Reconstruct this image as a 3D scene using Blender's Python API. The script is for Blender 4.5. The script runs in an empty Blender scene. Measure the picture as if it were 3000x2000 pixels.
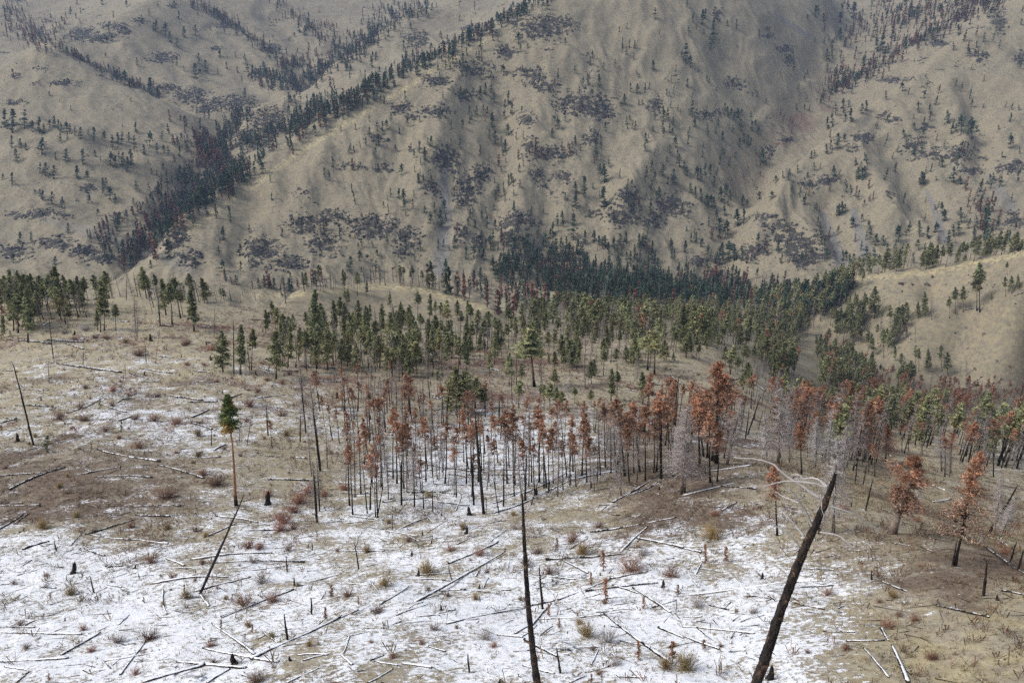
import bpy, math, random, time
import numpy as np
from mathutils import Vector, Matrix
T0 = time.time()
C = bpy.context.scene.collection
scene = bpy.context.scene
# ------------------------------------------------------------------ camera, sky, sun, exposure
PITCH = math.radians(25.0)
CAMZ = 440.0
cam = bpy.data.cameras.new('camera'); cam.lens = 28.0; cam.sensor_width = 36.0
cam.clip_start = 0.5; cam.clip_end = 30000.0
cam_o = bpy.data.objects.new('camera', cam); C.objects.link(cam_o)
cam_o.location = (0, 0, CAMZ); cam_o.rotation_euler = (math.pi / 2 - PITCH, 0, 0)
scene.camera = cam_o
SUN_EL, SUN_AZ = 47.0, 260.0          # the azimuth is a compass bearing seen from above, y is north
world = bpy.data.worlds.new('World'); scene.world = world; world.use_nodes = True
wn = world.node_tree.nodes; wl = world.node_tree.links
bg = wn['Background']; sky = wn.new('ShaderNodeTexSky'); sky.sky_type = 'NISHITA'; sky.sun_disc = False
sky.sun_elevation = math.radians(SUN_EL); sky.sun_rotation = math.radians(SUN_AZ)
sky.air_density = 1.0; sky.dust_density = 3.0; sky.ozone_density = 1.0
hsv = wn.new('ShaderNodeHueSaturation'); hsv.inputs['Saturation'].default_value = 0.58      # thin overcast: a paler sky
wl.new(sky.outputs[0], hsv.inputs['Color']); wl.new(hsv.outputs[0], bg.inputs['Color']); bg.inputs['Strength'].default_value = 0.15
sun = bpy.data.lights.new('sun', 'SUN'); sun.energy = 1.6; sun.angle = math.radians(16); sun.color = (1.0, 0.97, 0.92)
sun_o = bpy.data.objects.new('sun', sun); C.objects.link(sun_o)
_e, _a = math.radians(SUN_EL), math.radians(SUN_AZ)
sdir = Vector((math.sin(_a) * math.cos(_e), math.cos(_a) * math.cos(_e), math.sin(_e)))
sun_o.rotation_euler = sdir.to_track_quat('Z', 'Y').to_euler(); sun_o.location = (0, 0, 900)
scene.view_settings.view_transform = 'Standard'; scene.view_settings.look = 'None'
scene.view_settings.exposure = 0.5; scene.view_settings.gamma = 1.0
scene.cycles.max_bounces = 5; scene.cycles.diffuse_bounces = 2; scene.cycles.glossy_bounces = 1
scene.cycles.transparent_max_bounces = 8; scene.cycles.volume_bounces = 0
scene.cycles.use_denoising = False

# ------------------------------------------------------------------ the view's geometry (photo pixels, 3000 wide)
FPX = 28.0 / 36.0 * 3000.0
CP, SP = math.cos(PITCH), math.sin(PITCH)
def ray(px, py):
    u = (px - 1500.0) / FPX; t = (py - 1000.0) / FPX
    return np.stack(np.broadcast_arrays(u, CP - t * SP, -SP - t * CP), -1)
def project(x, y, z):
    zz = z - CAMZ
    d = y * CP - zz * SP
    d = np.maximum(d, 0.5)
    up = y * SP + zz * CP
    return 1500 + FPX * x / d, 1000 - FPX * up / d, d

# ------------------------------------------------------------------ noise
def _hash(ix, iy, seed):
    h = (ix.astype(np.uint32) * np.uint32(374761393) + iy.astype(np.uint32) * np.uint32(668265263) + np.uint32(seed * 974711 + 12345))
    h = (h ^ (h >> np.uint32(13))) * np.uint32(1274126177)
    h = h ^ (h >> np.uint32(16))
    return (h & np.uint32(0xffff)).astype(np.float32) * (1.0 / 65535.0)
def vnoise(x, y, seed=0):               # gradient noise, about -0.7..0.7
    x = np.asarray(x, np.float32); y = np.asarray(y, np.float32)
    fx = np.floor(x); fy = np.floor(y)
    ix = fx.astype(np.int64); iy = fy.astype(np.int64)
    dx = x - fx; dy = y - fy
    u = dx * dx * dx * (dx * (dx * 6 - 15) + 10); v = dy * dy * dy * (dy * (dy * 6 - 15) + 10)
    def g(i, j, ax, ay):
        a = _hash(i, j, seed) * np.float32(2 * math.pi)
        return np.cos(a) * ax + np.sin(a) * ay
    a = g(ix, iy, dx, dy); b = g(ix + 1, iy, dx - 1, dy)
    c = g(ix, iy + 1, dx, dy - 1); d = g(ix + 1, iy + 1, dx - 1, dy - 1)
    return (a + u * (b - a)) + v * ((c + u * (d - c)) - (a + u * (b - a)))
def fbm(x, y, n=4, seed=0, gain=0.5):
    s = 0; a = 1.0
    for k in range(n):
        s = s + a * vnoise(x * 2 ** k + 17.3 * k, y * 2 ** k - 9.1 * k, seed + k); a *= gain
    return s
def ridged(x, y, n=3, seed=0, gain=0.5):
    s = 0; a = 1.0
    for k in range(n):
        s = s + a * (1 - 2.2 * np.abs(vnoise(x * 2 ** k + 7.7 * k, y * 2 ** k + 3.1 * k, seed + k))); a *= gain
    return s
def sstep(a, b, x):
    t = np.clip((x - a) / (b - a), 0, 1)
    return t * t * (3 - 2 * t)

# ------------------------------------------------------------------ terrain: control points (px, py in a 2352-wide view, depth in metres)
S = 3000.0 / 2352.0
ROWS = [
 (1568, [(-250,62),(0,60),(400,57),(800,54),(1200,52),(1600,50),(2000,47),(2352,44),(2600,44)]),
 (1750, [(-250,48),(0,47),(600,45),(1200,43),(1800,40),(2352,36),(2650,35)]),
 (1400, [(-250,80),(0,78),(600,74),(1200,70),(1600,66),(2000,60),(2200,57),(2352,56),(2600,58)]),
 (1250, [(-250,108),(0,105),(600,98),(1100,92),(1500,86),(1750,82),(2000,76),(2130,74),(2250,82),(2400,100),(2600,125)]),
 (1180, [(-250,122),(0,120),(300,118),(700,118),(950,115),(1150,112),(1400,106),(1600,99),(1800,93),(1950,91),(2080,100),(2200,125),(2400,155),(2650,185)]),
 (1080, [(-250,148),(0,145),(300,142),(550,141),(750,150),(950,152),(1150,150),(1350,141),(1500,131),(1650,119),(1750,116),(1830,135),(1900,160),(2100,195),(2400,225),(2650,250)]),
 (1000, [(-250,180),(0,175),(400,175),(700,182),(1000,186),(1250,190),(1450,192),(1600,196),(1720,205),(1780,225),(1900,282),(2100,330),(2400,350),(2650,370)]),
 (900,  [(-250,230),(0,225),(400,225),(700,236),(1000,244),(1300,252),(1500,265),(1680,288),(1760,330),(1850,430),(2050,545),(2200,580),(2400,590),(2650,585)]),
 (800,  [(-250,285),(0,275),(400,280),(700,300),(1000,330),(1300,356),(1500,350),(1640,368),(1720,450),(1800,590),(1900,660),(2000,650),(2200,612),(2400,592),(2650,575)]),
 (745,  [(-250,310),(0,305),(300,316),(600,350),(800,420),(1000,445),(1180,455),(1330,480),(1480,540),(1650,640),(1780,730)]),
 (712,  [(-250,330),(0,328),(300,345),(500,375),(700,455),(860,500),(1000,500),(1120,520),(1280,650),(1500,770),(1700,880)]),
]
PTS = [(x, y, d) for y, r in ROWS for x, d in r]
PTS += [  # crest of the left shoulder, then the drop behind it (hidden)
 (-250,700,342),(-100,698,345),(100,692,352),(300,684,372),(430,690,386),(540,701,405),
 # bare knoll: crest line, and the dip behind it
 (600,699,440),(700,682,485),(760,672,520),(870,655,570),(960,664,560),(1050,688,545),(1120,710,530),(1190,742,497),
 # valley floor with the forest
 (1230,700,740),(1400,690,870),(1500,690,925),(1600,690,955),(1750,690,960),(1500,665,1020),(1350,668,985),(1700,668,1060),(1830,672,1000),
 # foot of the central mountain
 (900,662,985),(1000,650,1005),(1100,640,1030),(1300,640,1080),(1500,652,1085),(1600,655,1100),
 # central mountain, face
 (600,560,1010),(750,560,1040),(900,560,1050),(1050,560,1068),(1200,560,1105),(1350,560,1125),(1500,560,1140),(1620,570,1160),
 (560,470,1085),(700,460,1105),(850,460,1110),(1000,460,1125),(1130,460,1175),(1300,460,1180),(1450,460,1190),(1600,460,1235),
 (720,345,1195),(850,350,1185),(1000,350,1195),(1140,350,1270),(1300,350,1250),(1450,350,1275),(1600,350,1330),
 (900,240,1290),(1020,240,1290),(1150,240,1345),(1300,230,1325),(1450,240,1370),(1580,240,1400),(1690,300,1440),
 (1050,160,1375),(1180,150,1385),(1300,140,1385),(1450,130,1440),(1560,150,1450),
 (1170,75,1440),(1280,60,1440),(1400,50,1490),
 # its left outline and the summit
 (310,622,955),(380,560,1020),(450,490,1075),(540,425,1140),(620,370,1195),(720,305,1260),(820,240,1325),(930,190,1375),(1030,140,1420),(1130,85,1465),(1210,35,1495),(1280,-10,1520),(1400,-60,1580),(1600,-130,1760),
 # spur falling from the summit to the right and the slope beyond it
 (1450,20,1510),(1620,150,1490),(1720,240,1500),(1790,320,1500),(1640,60,1600),(1760,130,1640),(1820,220,1640),(1750,20,1760),(1850,60,1850),(1700,-60,1800),(1880,-40,2050),
 # right-hand creek
 (1685,600,1150),(1690,540,1200),(1705,480,1290),(1760,390,1450),(1830,280,1610),(1890,190,1800),(1930,100,2050),(1960,30,2300),(2000,-40,2600),
 # right-hand mountain: crest, slope behind the crest, face
 (1710,560,1150),(1740,475,1210),(1850,370,1290),(1950,290,1360),(2100,180,1450),(2200,100,1530),(2320,20,1620),(2420,-50,1700),
 (1900,250,1660),(2000,180,1740),(2100,100,1800),(2200,40,1880),(2050,60,2050),(2150,0,2150),
 (1830,520,1160),(1760,620,1090),(1830,600,1075),(1900,640,1050),(1950,560,1110),(1960,440,1210),
 (2100,560,1090),(2100,460,1190),(2100,340,1290),(2220,480,1150),(2220,340,1270),(2220,230,1370),(2352,500,1110),(2352,380,1220),(2352,250,1330),(2352,120,1460),(2550,400,1200),(2600,200,1400),
 (2300,560,1050),(2500,560,1040),
 # right-hand bare hill: crest, lower crest with its gully, hidden drop behind
 (1870,692,745),(1960,655,715),(2050,632,695),(2150,622,682),(2250,602,664),(2352,580,642),(2500,550,620),(2650,520,600),
 (2100,705,640),(2200,685,625),(2352,650,590),(2500,625,570),(2140,690,668),(2250,660,648),(2050,700,668),
 (1960,720,690),(2250,760,605),(2352,760,585),
 # left-hand creek, and the side creek right of the little pyramid
 (300,590,1215),(350,535,1300),(430,442,1440),(500,350,1580),(560,285,1720),(640,225,1880),(700,190,1960),(760,140,2100),(850,82,2350),(950,20,2650),(1020,-30,2900),
 (600,365,1420),(740,275,1560),(850,195,1750),(960,118,1950),(1050,70,2120),(1150,10,2350),
 # pyramid spur and the round ridge behind it
 (530,330,1530),(570,270,1590),(612,224,1640),(680,235,1640),(650,300,1560),(600,300,1555),
 (715,208,1880),(760,165,1950),(850,96,2080),(960,28,2230),(1040,0,2320),(860,150,1920),(960,70,2080),(1050,30,2220),
 # left mountain: near spur, its crest, face
 (-250,640,1110),(0,640,1125),(150,640,1130),(250,620,1150),(0,550,1225),(200,560,1215),(-250,550,1200),(0,450,1320),(200,470,1325),(-250,450,1310),(330,470,1350),
 (0,350,1420),(200,350,1420),(400,380,1450),(-250,350,1410),(0,250,1540),(150,250,1540),(280,290,1520),(250,350,1450),(450,320,1540),
 (-250,260,1600),(-120,205,1640),(0,165,1660),(110,118,1700),(220,172,1690),(340,235,1660),(450,272,1665),
 # behind it: gully and the larger slope up to its crest
 (130,100,1900),(250,170,1840),(400,225,1800),(530,260,1760),
 (200,92,1960),(300,20,2150),(360,-20,2250),(400,150,1970),(550,195,1920),(500,60,2230),(650,125,2150),(620,30,2380),(720,50,2430),(800,10,2650),(500,-40,2500),
 # far corner, top left
 (60,110,2150),(0,50,2350),(100,30,2500),(0,-30,2700),(-200,60,2350),(200,-30,2750),(-200,-60,2800),
]
def world_of(px, py, d):
    r = ray(px, py)
    return r[..., 0] * d, r[..., 1] * d, r[..., 2] * d
_p = np.array(PTS, float)
_x, _y, _z = world_of(_p[:, 0] * S, _p[:, 1] * S, _p[:, 2])
HID = [  # world points: behind crests where nothing shows, and under the camera
 (0,12,-27),(-14,6,-28),(14,6,-24),(0,-2,-21),(-30,12,-33),(26,12,-24),(-45,25,-40),(38,22,-30),
]
for px, py, d, dd, dz in [  # hidden drops: from a crest point, dd metres further and dz lower
 (100,692,352,110,-68),(300,684,372,110,-70),(450,690,388,110,-72),(560,701,408,80,-45),(-100,698,345,110,-66),(-250,700,342,110,-66),
 (100,692,352,330,-150),(300,684,372,330,-150),(450,690,388,320,-145),(-250,700,342,330,-150),(600,700,440,300,-140),
 (700,682,485,110,-50),(870,655,570,110,-52),(960,664,560,110,-56),(1050,688,545,100,-56),(1120,710,530,80,-46),(870,655,570,260,-110),
 (2050,632,695,110,-60),(2150,622,682,110,-65),(2250,602,664,110,-66),(2352,580,642,110,-66),(2500,550,620,110,-66),(2250,602,664,260,-120),(2400,575,640,260,-120)]:
    a, b, c = world_of(px * S, py * S, d); h = math.hypot(a, b)
    HID.append((a * (h + dd) / h, b * (h + dd) / h, c + dz))
CRESTS = [  # crests that stand against lower ground: a drop hidden right behind each
 ([(345,590,985),(380,560,1020),(450,490,1075),(540,425,1140),(620,370,1195),(720,305,1260),(820,240,1325),(930,190,1375),(1030,140,1420),(1130,85,1465),(1210,35,1495)], 3, 45, -36, 130, -95),
 ([(1740,475,1210),(1850,370,1290),(1950,290,1360),(2100,180,1450),(2200,100,1530),(2320,20,1620)], 3, 50, -24, 130, -45),
 ([(570,280,1580),(612,224,1640),(680,235,1640)], 3, 40, -18, 90, -34),
 ([(715,208,1880),(760,165,1950),(850,96,2080),(960,28,2230)], 3, 60, -30, 140, -60),
 ([(0,165,1660),(110,118,1700),(220,172,1690),(340,235,1660),(450,272,1665)], 3, 50, -16, 110, -24),
 ([(200,92,1960),(300,20,2150)], 3, 60, -22, 150, -45),
]
for poly, m, d1, z1, d2, z2 in CRESTS:
    for k in range(len(poly) - 1):
        for q in range(m):
            f = q / m
            px, py, d = [poly[k][i] + f * (poly[k + 1][i] - poly[k][i]) for i in range(3)]
            a, b, c = world_of(px * S, py * S, d); h = math.hypot(a, b)
            HID.append((a, b, c)) if q else None
            HID.append((a * (h + d1) / h, b * (h + d1) / h, c + z1)); HID.append((a * (h + d2) / h, b * (h + d2) / h, c + z2))
_h = np.array(HID, float)
KX = np.concatenate([_x, _h[:, 0]]); KY = np.concatenate([_y, _h[:, 1]]); KZ = np.concatenate([_z, _h[:, 2]])
def uv_of(x, y):
    yy = y + 40.0                        # pole a little behind the camera, so the ground under it is smooth too
    return np.arctan2(x, yy), 0.62 * np.log(np.hypot(x, yy))
KU, KV = uv_of(KX, KY); KS = KZ / np.hypot(KX, KY + 40.0)
MQ = 0.007
def kern(d2): return np.sqrt(d2 + MQ * MQ)
n = len(KU)
A = np.zeros((n + 3, n + 3))
A[:n, :n] = kern((KU[:, None] - KU[None]) ** 2 + (KV[:, None] - KV[None]) ** 2) - np.eye(n) * 0.0006
A[:n, n] = 1; A[:n, n + 1] = KU; A[:n, n + 2] = KV; A[n:, :n] = A[:n, n:].T
W = np.linalg.solve(A, np.concatenate([KS, [0, 0, 0]]))
def base_height(x, y):
    x = np.asarray(x, float); y = np.asarray(y, float)
    shp = x.shape; x = x.ravel(); y = y.ravel(); out = np.empty(len(x))
    for i in range(0, len(x), 20000):
        u, v = uv_of(x[i:i + 20000], y[i:i + 20000])
        k = kern((u[:, None] - KU[None]) ** 2 + (v[:, None] - KV[None]) ** 2)
        out[i:i + 20000] = (k @ W[:n] + W[n] + W[n + 1] * u + W[n + 2] * v) * np.hypot(x[i:i + 20000], y[i:i + 20000] + 40.0)
    return out.reshape(shp)
# the grid: fan-shaped, finer near the camera
NU, NV = 1250, 1150
GU = np.linspace(-0.98, 0.98, NU); R0, R1 = 44.0, 3300.0
GV = np.linspace(math.log(R0), math.log(R1), NV)
def coarse():
    cu = np.linspace(GU[0], GU[-1], 420); cv = np.linspace(GV[0], GV[-1], 420)
    uu, vv = np.meshgrid(cu, cv)
    r = np.exp(vv)
    h = base_height(r * np.sin(uu), r * np.cos(uu) - 40.0) / r
    def up(a, m):                         # cubic upsampling along axis 0
        t = np.linspace(0, a.shape[0] - 1, m); i = np.clip(np.floor(t).astype(int), 1, a.shape[0] - 3); f = (t - i)[:, None]
        p0, p1, p2, p3 = a[i - 1], a[i], a[i + 1], a[i + 2]
        return p1 + 0.5 * f * (p2 - p0 + f * (2 * p0 - 5 * p1 + 4 * p2 - p3 + f * (3 * (p1 - p2) + p3 - p0)))
    return up(up(h, NV).T, NU).T
UU, VV = np.meshgrid(GU, GV)
RR = np.exp(VV); GX = RR * np.sin(UU); GY = RR * np.cos(UU) - 40.0
GZ = coarse() * RR + CAMZ
# ------------------------------------------------------------------ relief: gullies, spurs, fine roughness
def seg_dist(px, py, poly):
    best = np.full(px.shape, 1e9, np.float32); tt = np.zeros(px.shape, np.float32); L = len(poly) - 1
    for k in range(L):
        ax, ay = poly[k]; bx, by = poly[k + 1]
        dx, dy = bx - ax, by - ay
        t = np.clip(((px - ax) * dx + (py - ay) * dy) / (dx * dx + dy * dy), 0, 1)
        d = np.hypot(px - ax - t * dx, py - ay - t * dy)
        m = d < best
        best = np.where(m, d, best); tt = np.where(m, (k + t) / L, tt)
    return best, tt
PX, PY, PD = project(GX, GY, GZ)          # photo pixel of every grid vertex (hidden ones too)
FAR = sstep(560, 950, PD)                 # 1 on the mountains
MID = sstep(300, 420, PD) * (1 - FAR)
# gullies run down the fall line, which faces the camera on most slopes: noise stretched along the radius
gu, gr = UU * 1500.0, RR
warp = 70 * fbm(GX / 260, GY / 260, 3, 5)
def gully(w, seed): return ridged((gu + warp) / w, (gr + 1.3 * warp) / (w * 1.7), 3, seed, 0.55)
g1 = gully(260, 11); g2 = gully(110, 23)
g3 = ridged((gu + .5 * warp) / 48, (gr + .7 * warp) / 120, 2, 29, .5) - .6
SPUR = 1 - .7 * np.exp(-((PX - 720) / 260) ** 2 - ((PY - 560) / 220) ** 2)      # the western spur is smooth grass
rough = fbm(GX / 42, GY / 42, 4, 31)
GZ = GZ + FAR * (SPUR * (5.0 * (g1 - 0.6) + 4.5 * (g2 - 0.6) + 3.6 * g3) + 1.6 * rough + 1.0 * fbm(GX / 9, GY / 9, 2, 37))
GZ = GZ + MID * (3.0 * fbm(GX / 90, GY / 90, 3, 41) + 0.8 * fbm(GX / 20, GY / 20, 3, 43))
NEAR = 1 - sstep(300, 420, PD)
GZ = GZ + NEAR * (0.9 * fbm(GX / 26, GY / 26, 3, 47) + 0.22 * fbm(GX / 5.5, GY / 5.5, 3, 53) + 0.05 * fbm(GX / 1.1, GY / 1.1, 2, 59))
# named gullies (negative) and spurs (positive): photo pixels, half-width px, metres
CARVE = [
 ([(420,790),(485,714),(574,625),(689,542),(791,472),(918,389),(1046,306),(1186,242),(1314,178),(1441,108),(1543,45)], 26, 3.2),
 ([(2220,606),(2360,472),(2487,370),(2679,230),(2806,128),(2960,26)], 24, 2.6), ([(30,195),(140,150),(280,219),(434,300),(574,347)], 22, 2.5),
 ([(1440,200),(1468,300),(1482,420),(1478,520),(1450,640),(1440,760)], 40, -5.5),
 ([(1390,150),(1330,250),(1290,380),(1250,500),(1240,600)], 52, 5),
 ([(1560,330),(1540,480),(1520,640),(1490,760)], 52, 7),
 ([(1310,520),(1305,620),(1285,760)], 36, -3.5),
 ([(1600,560),(1590,680),(1560,800)], 40, -5),
 ([(1230,330),(1170,430),(1130,560),(1090,700)], 38, -3),
 ([(980,420),(900,560),(860,700)], 48, 6),
 ([(830,520),(760,640),(690,760)], 40, 5), ([(790,560),(720,690),(660,790)], 36, -7),
 ([(1840,300),(1790,440),(1740,560),(1720,680)], 44, -5),
 ([(1960,420),(1900,500),(1830,600),(1790,720)], 40, 7),
 ([(2030,520),(1980,600),(1930,720)], 40, -6),
 ([(1690,180),(1640,320),(1620,420)], 40, -5),
 ([(2090,120),(2160,260),(2230,360)], 40, -8), ([(2240,60),(2330,180),(2370,260)], 36, -6),
 ([(2560,320),(2600,440),(2680,560),(2740,660)], 40, -6), ([(2480,420),(2560,560),(2640,700)], 40, 7),
 ([(2860,300),(2870,440),(2880,560)], 42, -6.5), ([(2760,220),(2800,360),(2840,470)], 40, 7),
 ([(2400,560),(2440,680),(2470,780)], 40, -8), ([(2300,520),(2280,600),(2250,680)], 40, 9),
 ([(2320,640),(2400,720),(2460,800)], 34, 6), ([(2240,660),(2190,740),(2160,820)], 34, 5),
 ([(0,380),(120,385),(260,420),(420,470),(560,540)], 22, 6), ([(0,440),(160,470),(330,500),(520,500)], 22, 5),
 ([(140,560),(320,600),(470,640)], 26, 5), ([(60,640),(260,690),(420,740)], 24, 5),
 ([(560,200),(700,240),(830,310)], 26, -8), ([(420,60),(560,140),(680,200),(790,250)], 26, -7),
 ([(740,20),(830,90),(940,160)], 30, -8), ([(330,130),(420,200),(520,240)], 24, 6),
]
for poly, w, amp in CARVE:
    d, t = seg_dist(PX.astype(np.float32), PY.astype(np.float32), poly)
    m = np.exp(-(d / w) ** 2) * np.clip(np.minimum(t, 1 - t) * 6, 0, 1) * FAR
    GZ = GZ + 2.0 * amp * m
d, t = seg_dist(PX.astype(np.float32), PY.astype(np.float32), [(860,872),(1000,856),(1110,840),(1230,850),(1340,882),(1440,912)])      # the bare knoll stands up a little
GZ = GZ + 4.5 * np.exp(-(d / 34) ** 2) * sstep(430, 480, PD) * (1 - sstep(600, 640, PD))
PX, PY, PD = project(GX, GY, GZ)
# ------------------------------------------------------------------ what covers the ground (per vertex): snow, straw (with painted crest light), bare soil / rock, scree, brush
COVER = [(1950,1348,.12,.1,1),(2040,1378,.15,.1,1),(1870,1385,.2,.1,1),(2120,1352,.12,.1,1),(400,1462,.34,.1,.8),(250,1430,.34,.1,.8),(2560,1590,.3,.2,.8),(2700,1640,.3,.2,.8),(100,1900,.95,.1,0),(300,1740,.95,.1,0),(60,1620,.9,.1,.1),(400,1900,.92,.1,0),(200,1660,.88,.1,.05),(500,1520,.5,.2,.3),(200,1490,.3,.3,.6),(90,1420,.25,.2,.6),(500,1420,.28,.2,.75),(320,1370,.3,.2,.6),(620,1370,.5,.2,.4),
 (100,1260,.45,.3,.3),(300,1240,.70,.2,.2),(550,1280,.74,.2,.2),(700,1250,.70,.2,.2),(150,1150,.28,.6,.1),(400,1150,.45,.35,.2),(520,1080,.2,.8,.1),(200,1040,.3,.5,.2),(700,1110,.25,.6,.2),(900,1190,.35,.3,.5),
 (830,1320,.12,.8,.2),(960,1370,.12,.8,.2),(740,1450,.6,.2,.2),(950,1490,.75,.1,.1),(620,1600,.72,.1,.1),(800,1700,.82,.1,0),(700,1850,.78,.1,.05),(930,1960,.6,.2,.2),(1200,1480,.62,.2,.1),(1100,1600,.66,.2,.1),(1300,1650,.7,.2,.05),
 (1550,1480,.5,.6,.1),(1500,1820,.95,.1,0),(1350,1720,.85,.1,0),(1750,1640,.8,.1,0),(1900,1900,.95,.1,0),(2080,1760,.9,.1,0),(2100,1620,.8,.1,0),(2300,1490,.62,.3,.1),(2400,1760,.84,.1,0),(2300,1950,.84,.1,0),(2560,1650,.82,.1,.0),(2720,1690,.5,.5,.1),(2650,1800,.3,.5,.4),(2600,1950,.35,.6,.3),
 (2800,1900,0,1.0,.05),(2960,1830,0,.9,0),(2900,1720,.03,.4,.7),(2780,1620,.25,.3,.6),(2920,1590,.03,.9,.1),(2600,1560,.3,.4,.5),(2720,1490,.06,.8,.1),(2480,1560,.4,.3,.5),(2200,1440,.6,.3,.2),(2000,1360,.12,.2,.9),(2110,1400,.3,.2,.7),(1900,1420,.25,.3,.6),
 (1740,1410,.5,.4,.2),(1500,1380,.95,.1,.1),(1300,1340,.92,.1,.1),(1150,1360,.9,.1,.1),(1500,1280,.95,.1,.1),(1400,1430,.85,.1,.1),(1000,1300,.7,.1,.2),(1330,1250,.5,.2,.4),(1700,1320,.9,.1,.1),(1850,1310,.8,.2,.2),(2200,1280,1,.1,0),(2140,1310,1,.1,.1),(2290,1370,.15,.9,.1),(2050,1240,.3,.3,.2),
 (1200,1210,.3,.4,.4),(1400,1160,.35,.3,.4),(1600,1180,.4,.3,.3),(1800,1200,.3,.5,.2),(1500,1100,.12,.5,.4),(1900,1120,.02,.6,.2),(2100,1100,0,.5,.1),(2200,1180,0,.4,.2),(1300,1080,.1,.5,.3),(900,1060,.15,.5,.4),(700,1000,.14,.6,.3),(450,980,.2,.6,.2),
 (300,910,.25,.6,.2),(120,900,.12,.6,.2),(560,900,.18,.6,.2),(800,920,.04,.6,.2),(1000,890,.02,.5,.2),(1200,960,.03,.5,.3),(1500,1010,.04,.5,.3),(0,1010,.12,.6,.2),(2700,1250,.1,.7,.1),(2950,1330,.6,.3,.1),(2950,1270,.4,.4,.1),(2850,1440,.3,.4,.4),(2970,1500,.45,.3,.4),
 (2600,1400,.08,.8,.2),(2500,1300,.2,.4,.3),(2400,1330,.15,.4,.3),(2360,1230,.1,.4,.3),(2580,1480,.05,.85,.2),(1400,1980,.8,.1,.05),(0,1980,.8,.1,0),(2950,1980,0,.5,.1),(1650,2100,.85,.1,0),(600,2100,.8,.1,0)]
_c = np.array(COVER, np.float32)
def cover(px, py):
    out = np.zeros((3,) + px.shape, np.float32); ws = np.full(px.shape, 1e-6, np.float32)
    for x, y, a, b, c in _c:
        k = np.exp(-(((px - x) / 120) ** 2 + ((py - y) / 75) ** 2) * 0.5) + 0.02 * np.exp(-(((px - x) / 300) ** 2 + ((py - y) / 200) ** 2) * 0.5)
        ws += k; out[0] += k * a; out[1] += k * b; out[2] += k * c
    return out / ws
ROCKS = [(1587,77,115,42),(1398,204,75,32),(1485,153,40,22),(1551,222,62,30),(1590,250,60,24),(1714,306,115,50),(1760,330,60,30),(1541,352,36,25),(1612,454,82,28),(1551,436,30,40),(1301,470,58,50),(1413,510,38,32),(1577,505,22,20),(1265,551,32,25),(1367,561,42,60),(1092,668,95,44),(1189,704,52,52),(1357,684,26,36),(1403,704,32,32),(1515,653,64,38),(1500,700,50,30),(1285,326,55,24),(1178,316,30,24),(1209,342,26,16),(1102,403,42,20),(1030,485,52,14),(1122,495,44,18),(1372,281,32,24),(1280,235,40,18),(1730,403,34,24),(1653,520,40,24),(1842,577,44,30),(1960,602,52,38),(1816,628,64,40),(1913,648,42,24),(1918,306,30,28),
 (510,699,48,40),(765,740,64,50),(893,658,64,38),(969,638,60,26),(959,714,60,40),(842,770,80,28),(560,760,40,30),(117,204,24,8),(46,222,30,7),(105,245,22,6),(189,245,50,11),(40,300,40,10),(475,168,52,18),(332,77,50,14),(245,102,56,24),(300,110,50,20),(367,95,24,14),(485,260,50,15),(551,286,66,22),(673,301,88,26),(755,219,36,22),(610,320,60,14),(790,357,62,50),(755,423,56,20),(720,400,40,30),(102,628,120,18),(168,714,76,26),(46,740,66,24),(255,735,66,24),(285,760,60,20),(347,633,36,18),(255,551,34,12),(408,61,32,10),(505,18,22,8),(658,76,34,12),(632,143,30,8),(800,143,28,15),(1219,117,44,30),(1378,87,28,20),
 (2327,714,110,52),(2367,750,75,42),(2219,735,54,32),(2046,765,32,26),(2240,638,50,18),(2286,663,64,22),(2367,541,38,18),(2428,530,56,20),(2612,352,34,12),(2590,340,30,10),(2678,439,44,40),(2740,454,28,25),(2531,403,38,20),(2495,434,22,14),(2714,372,30,12),(2800,459,44,30),(2847,500,34,14),(2969,490,56,28),(2969,643,34,30),(2612,576,16,20),(2622,235,66,11),(2755,128,44,11),(2867,168,32,24),(2990,173,28,20),(2928,66,26,40),(2076,332,50,18),(2153,245,34,20),(2296,143,32,14),(2250,107,22,10),(2311,173,16,24),(2102,41,18,20),(2656,829,34,10),(2720,833,20,8),(2300,410,30,10),(2250,440,30,12)]
SCREE = [([(1300,500),(1305,640),(1290,790)], 22, 1.0),([(1588,690),(1575,760)], 14, .8),([(2410,630),(2440,700),(2465,770)], 20, .9),([(2500,620),(2545,770)], 30, .7),([(2715,560),(2740,620),(2765,700)], 13, .9),([(2270,40),(2365,105)], 11, .8),([(1492,420),(1500,500)], 9, .5),([(2840,230),(2925,350)], 18, .35),([(2930,90),(2915,330)], 16, .3),([(120,640),(330,700),(560,780)], 40, .5),([(2900,520),(2960,600)], 30, .6),([(440,330),(560,400)], 20, .3),([(1430,290),(1470,340)], 10, .5)]
BRUSH = [(300,1010,260,30,.5),(700,960,300,30,.5),(1050,1130,300,40,.55),(1450,1080,250,60,.6),(420,1120,250,30,.35),(800,1080,200,40,.5),(1700,1150,200,30,.4),(2347,357,60,36,1.),(2430,320,60,20,.7),(2290,420,50,20,.7),(2500,120,60,40,.5),(2230,520,40,30,.6),(2180,600,40,40,.5),(620,420,60,50,.4),(520,640,60,40,.5),(1250,760,200,20,.3),(2850,590,60,40,.5),(2830,780,120,30,.3),(1500,1165,160,22,.8),(1350,1110,120,30,.5),(900,1010,120,30,.6),(520,985,60,16,.6),(620,1010,80,18,.5),(900,1460,60,60,.6),(860,1580,70,30,.5),(700,1200,40,16,.4),(500,1530,80,40,.3),(2950,1530,60,50,.5),(1120,1150,120,30,.5)]
N_A = fbm(PX / 60.0, PY / 60.0, 4, 71); N_B = fbm(GX / 9.0, GY / 9.0, 4, 73)
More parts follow.
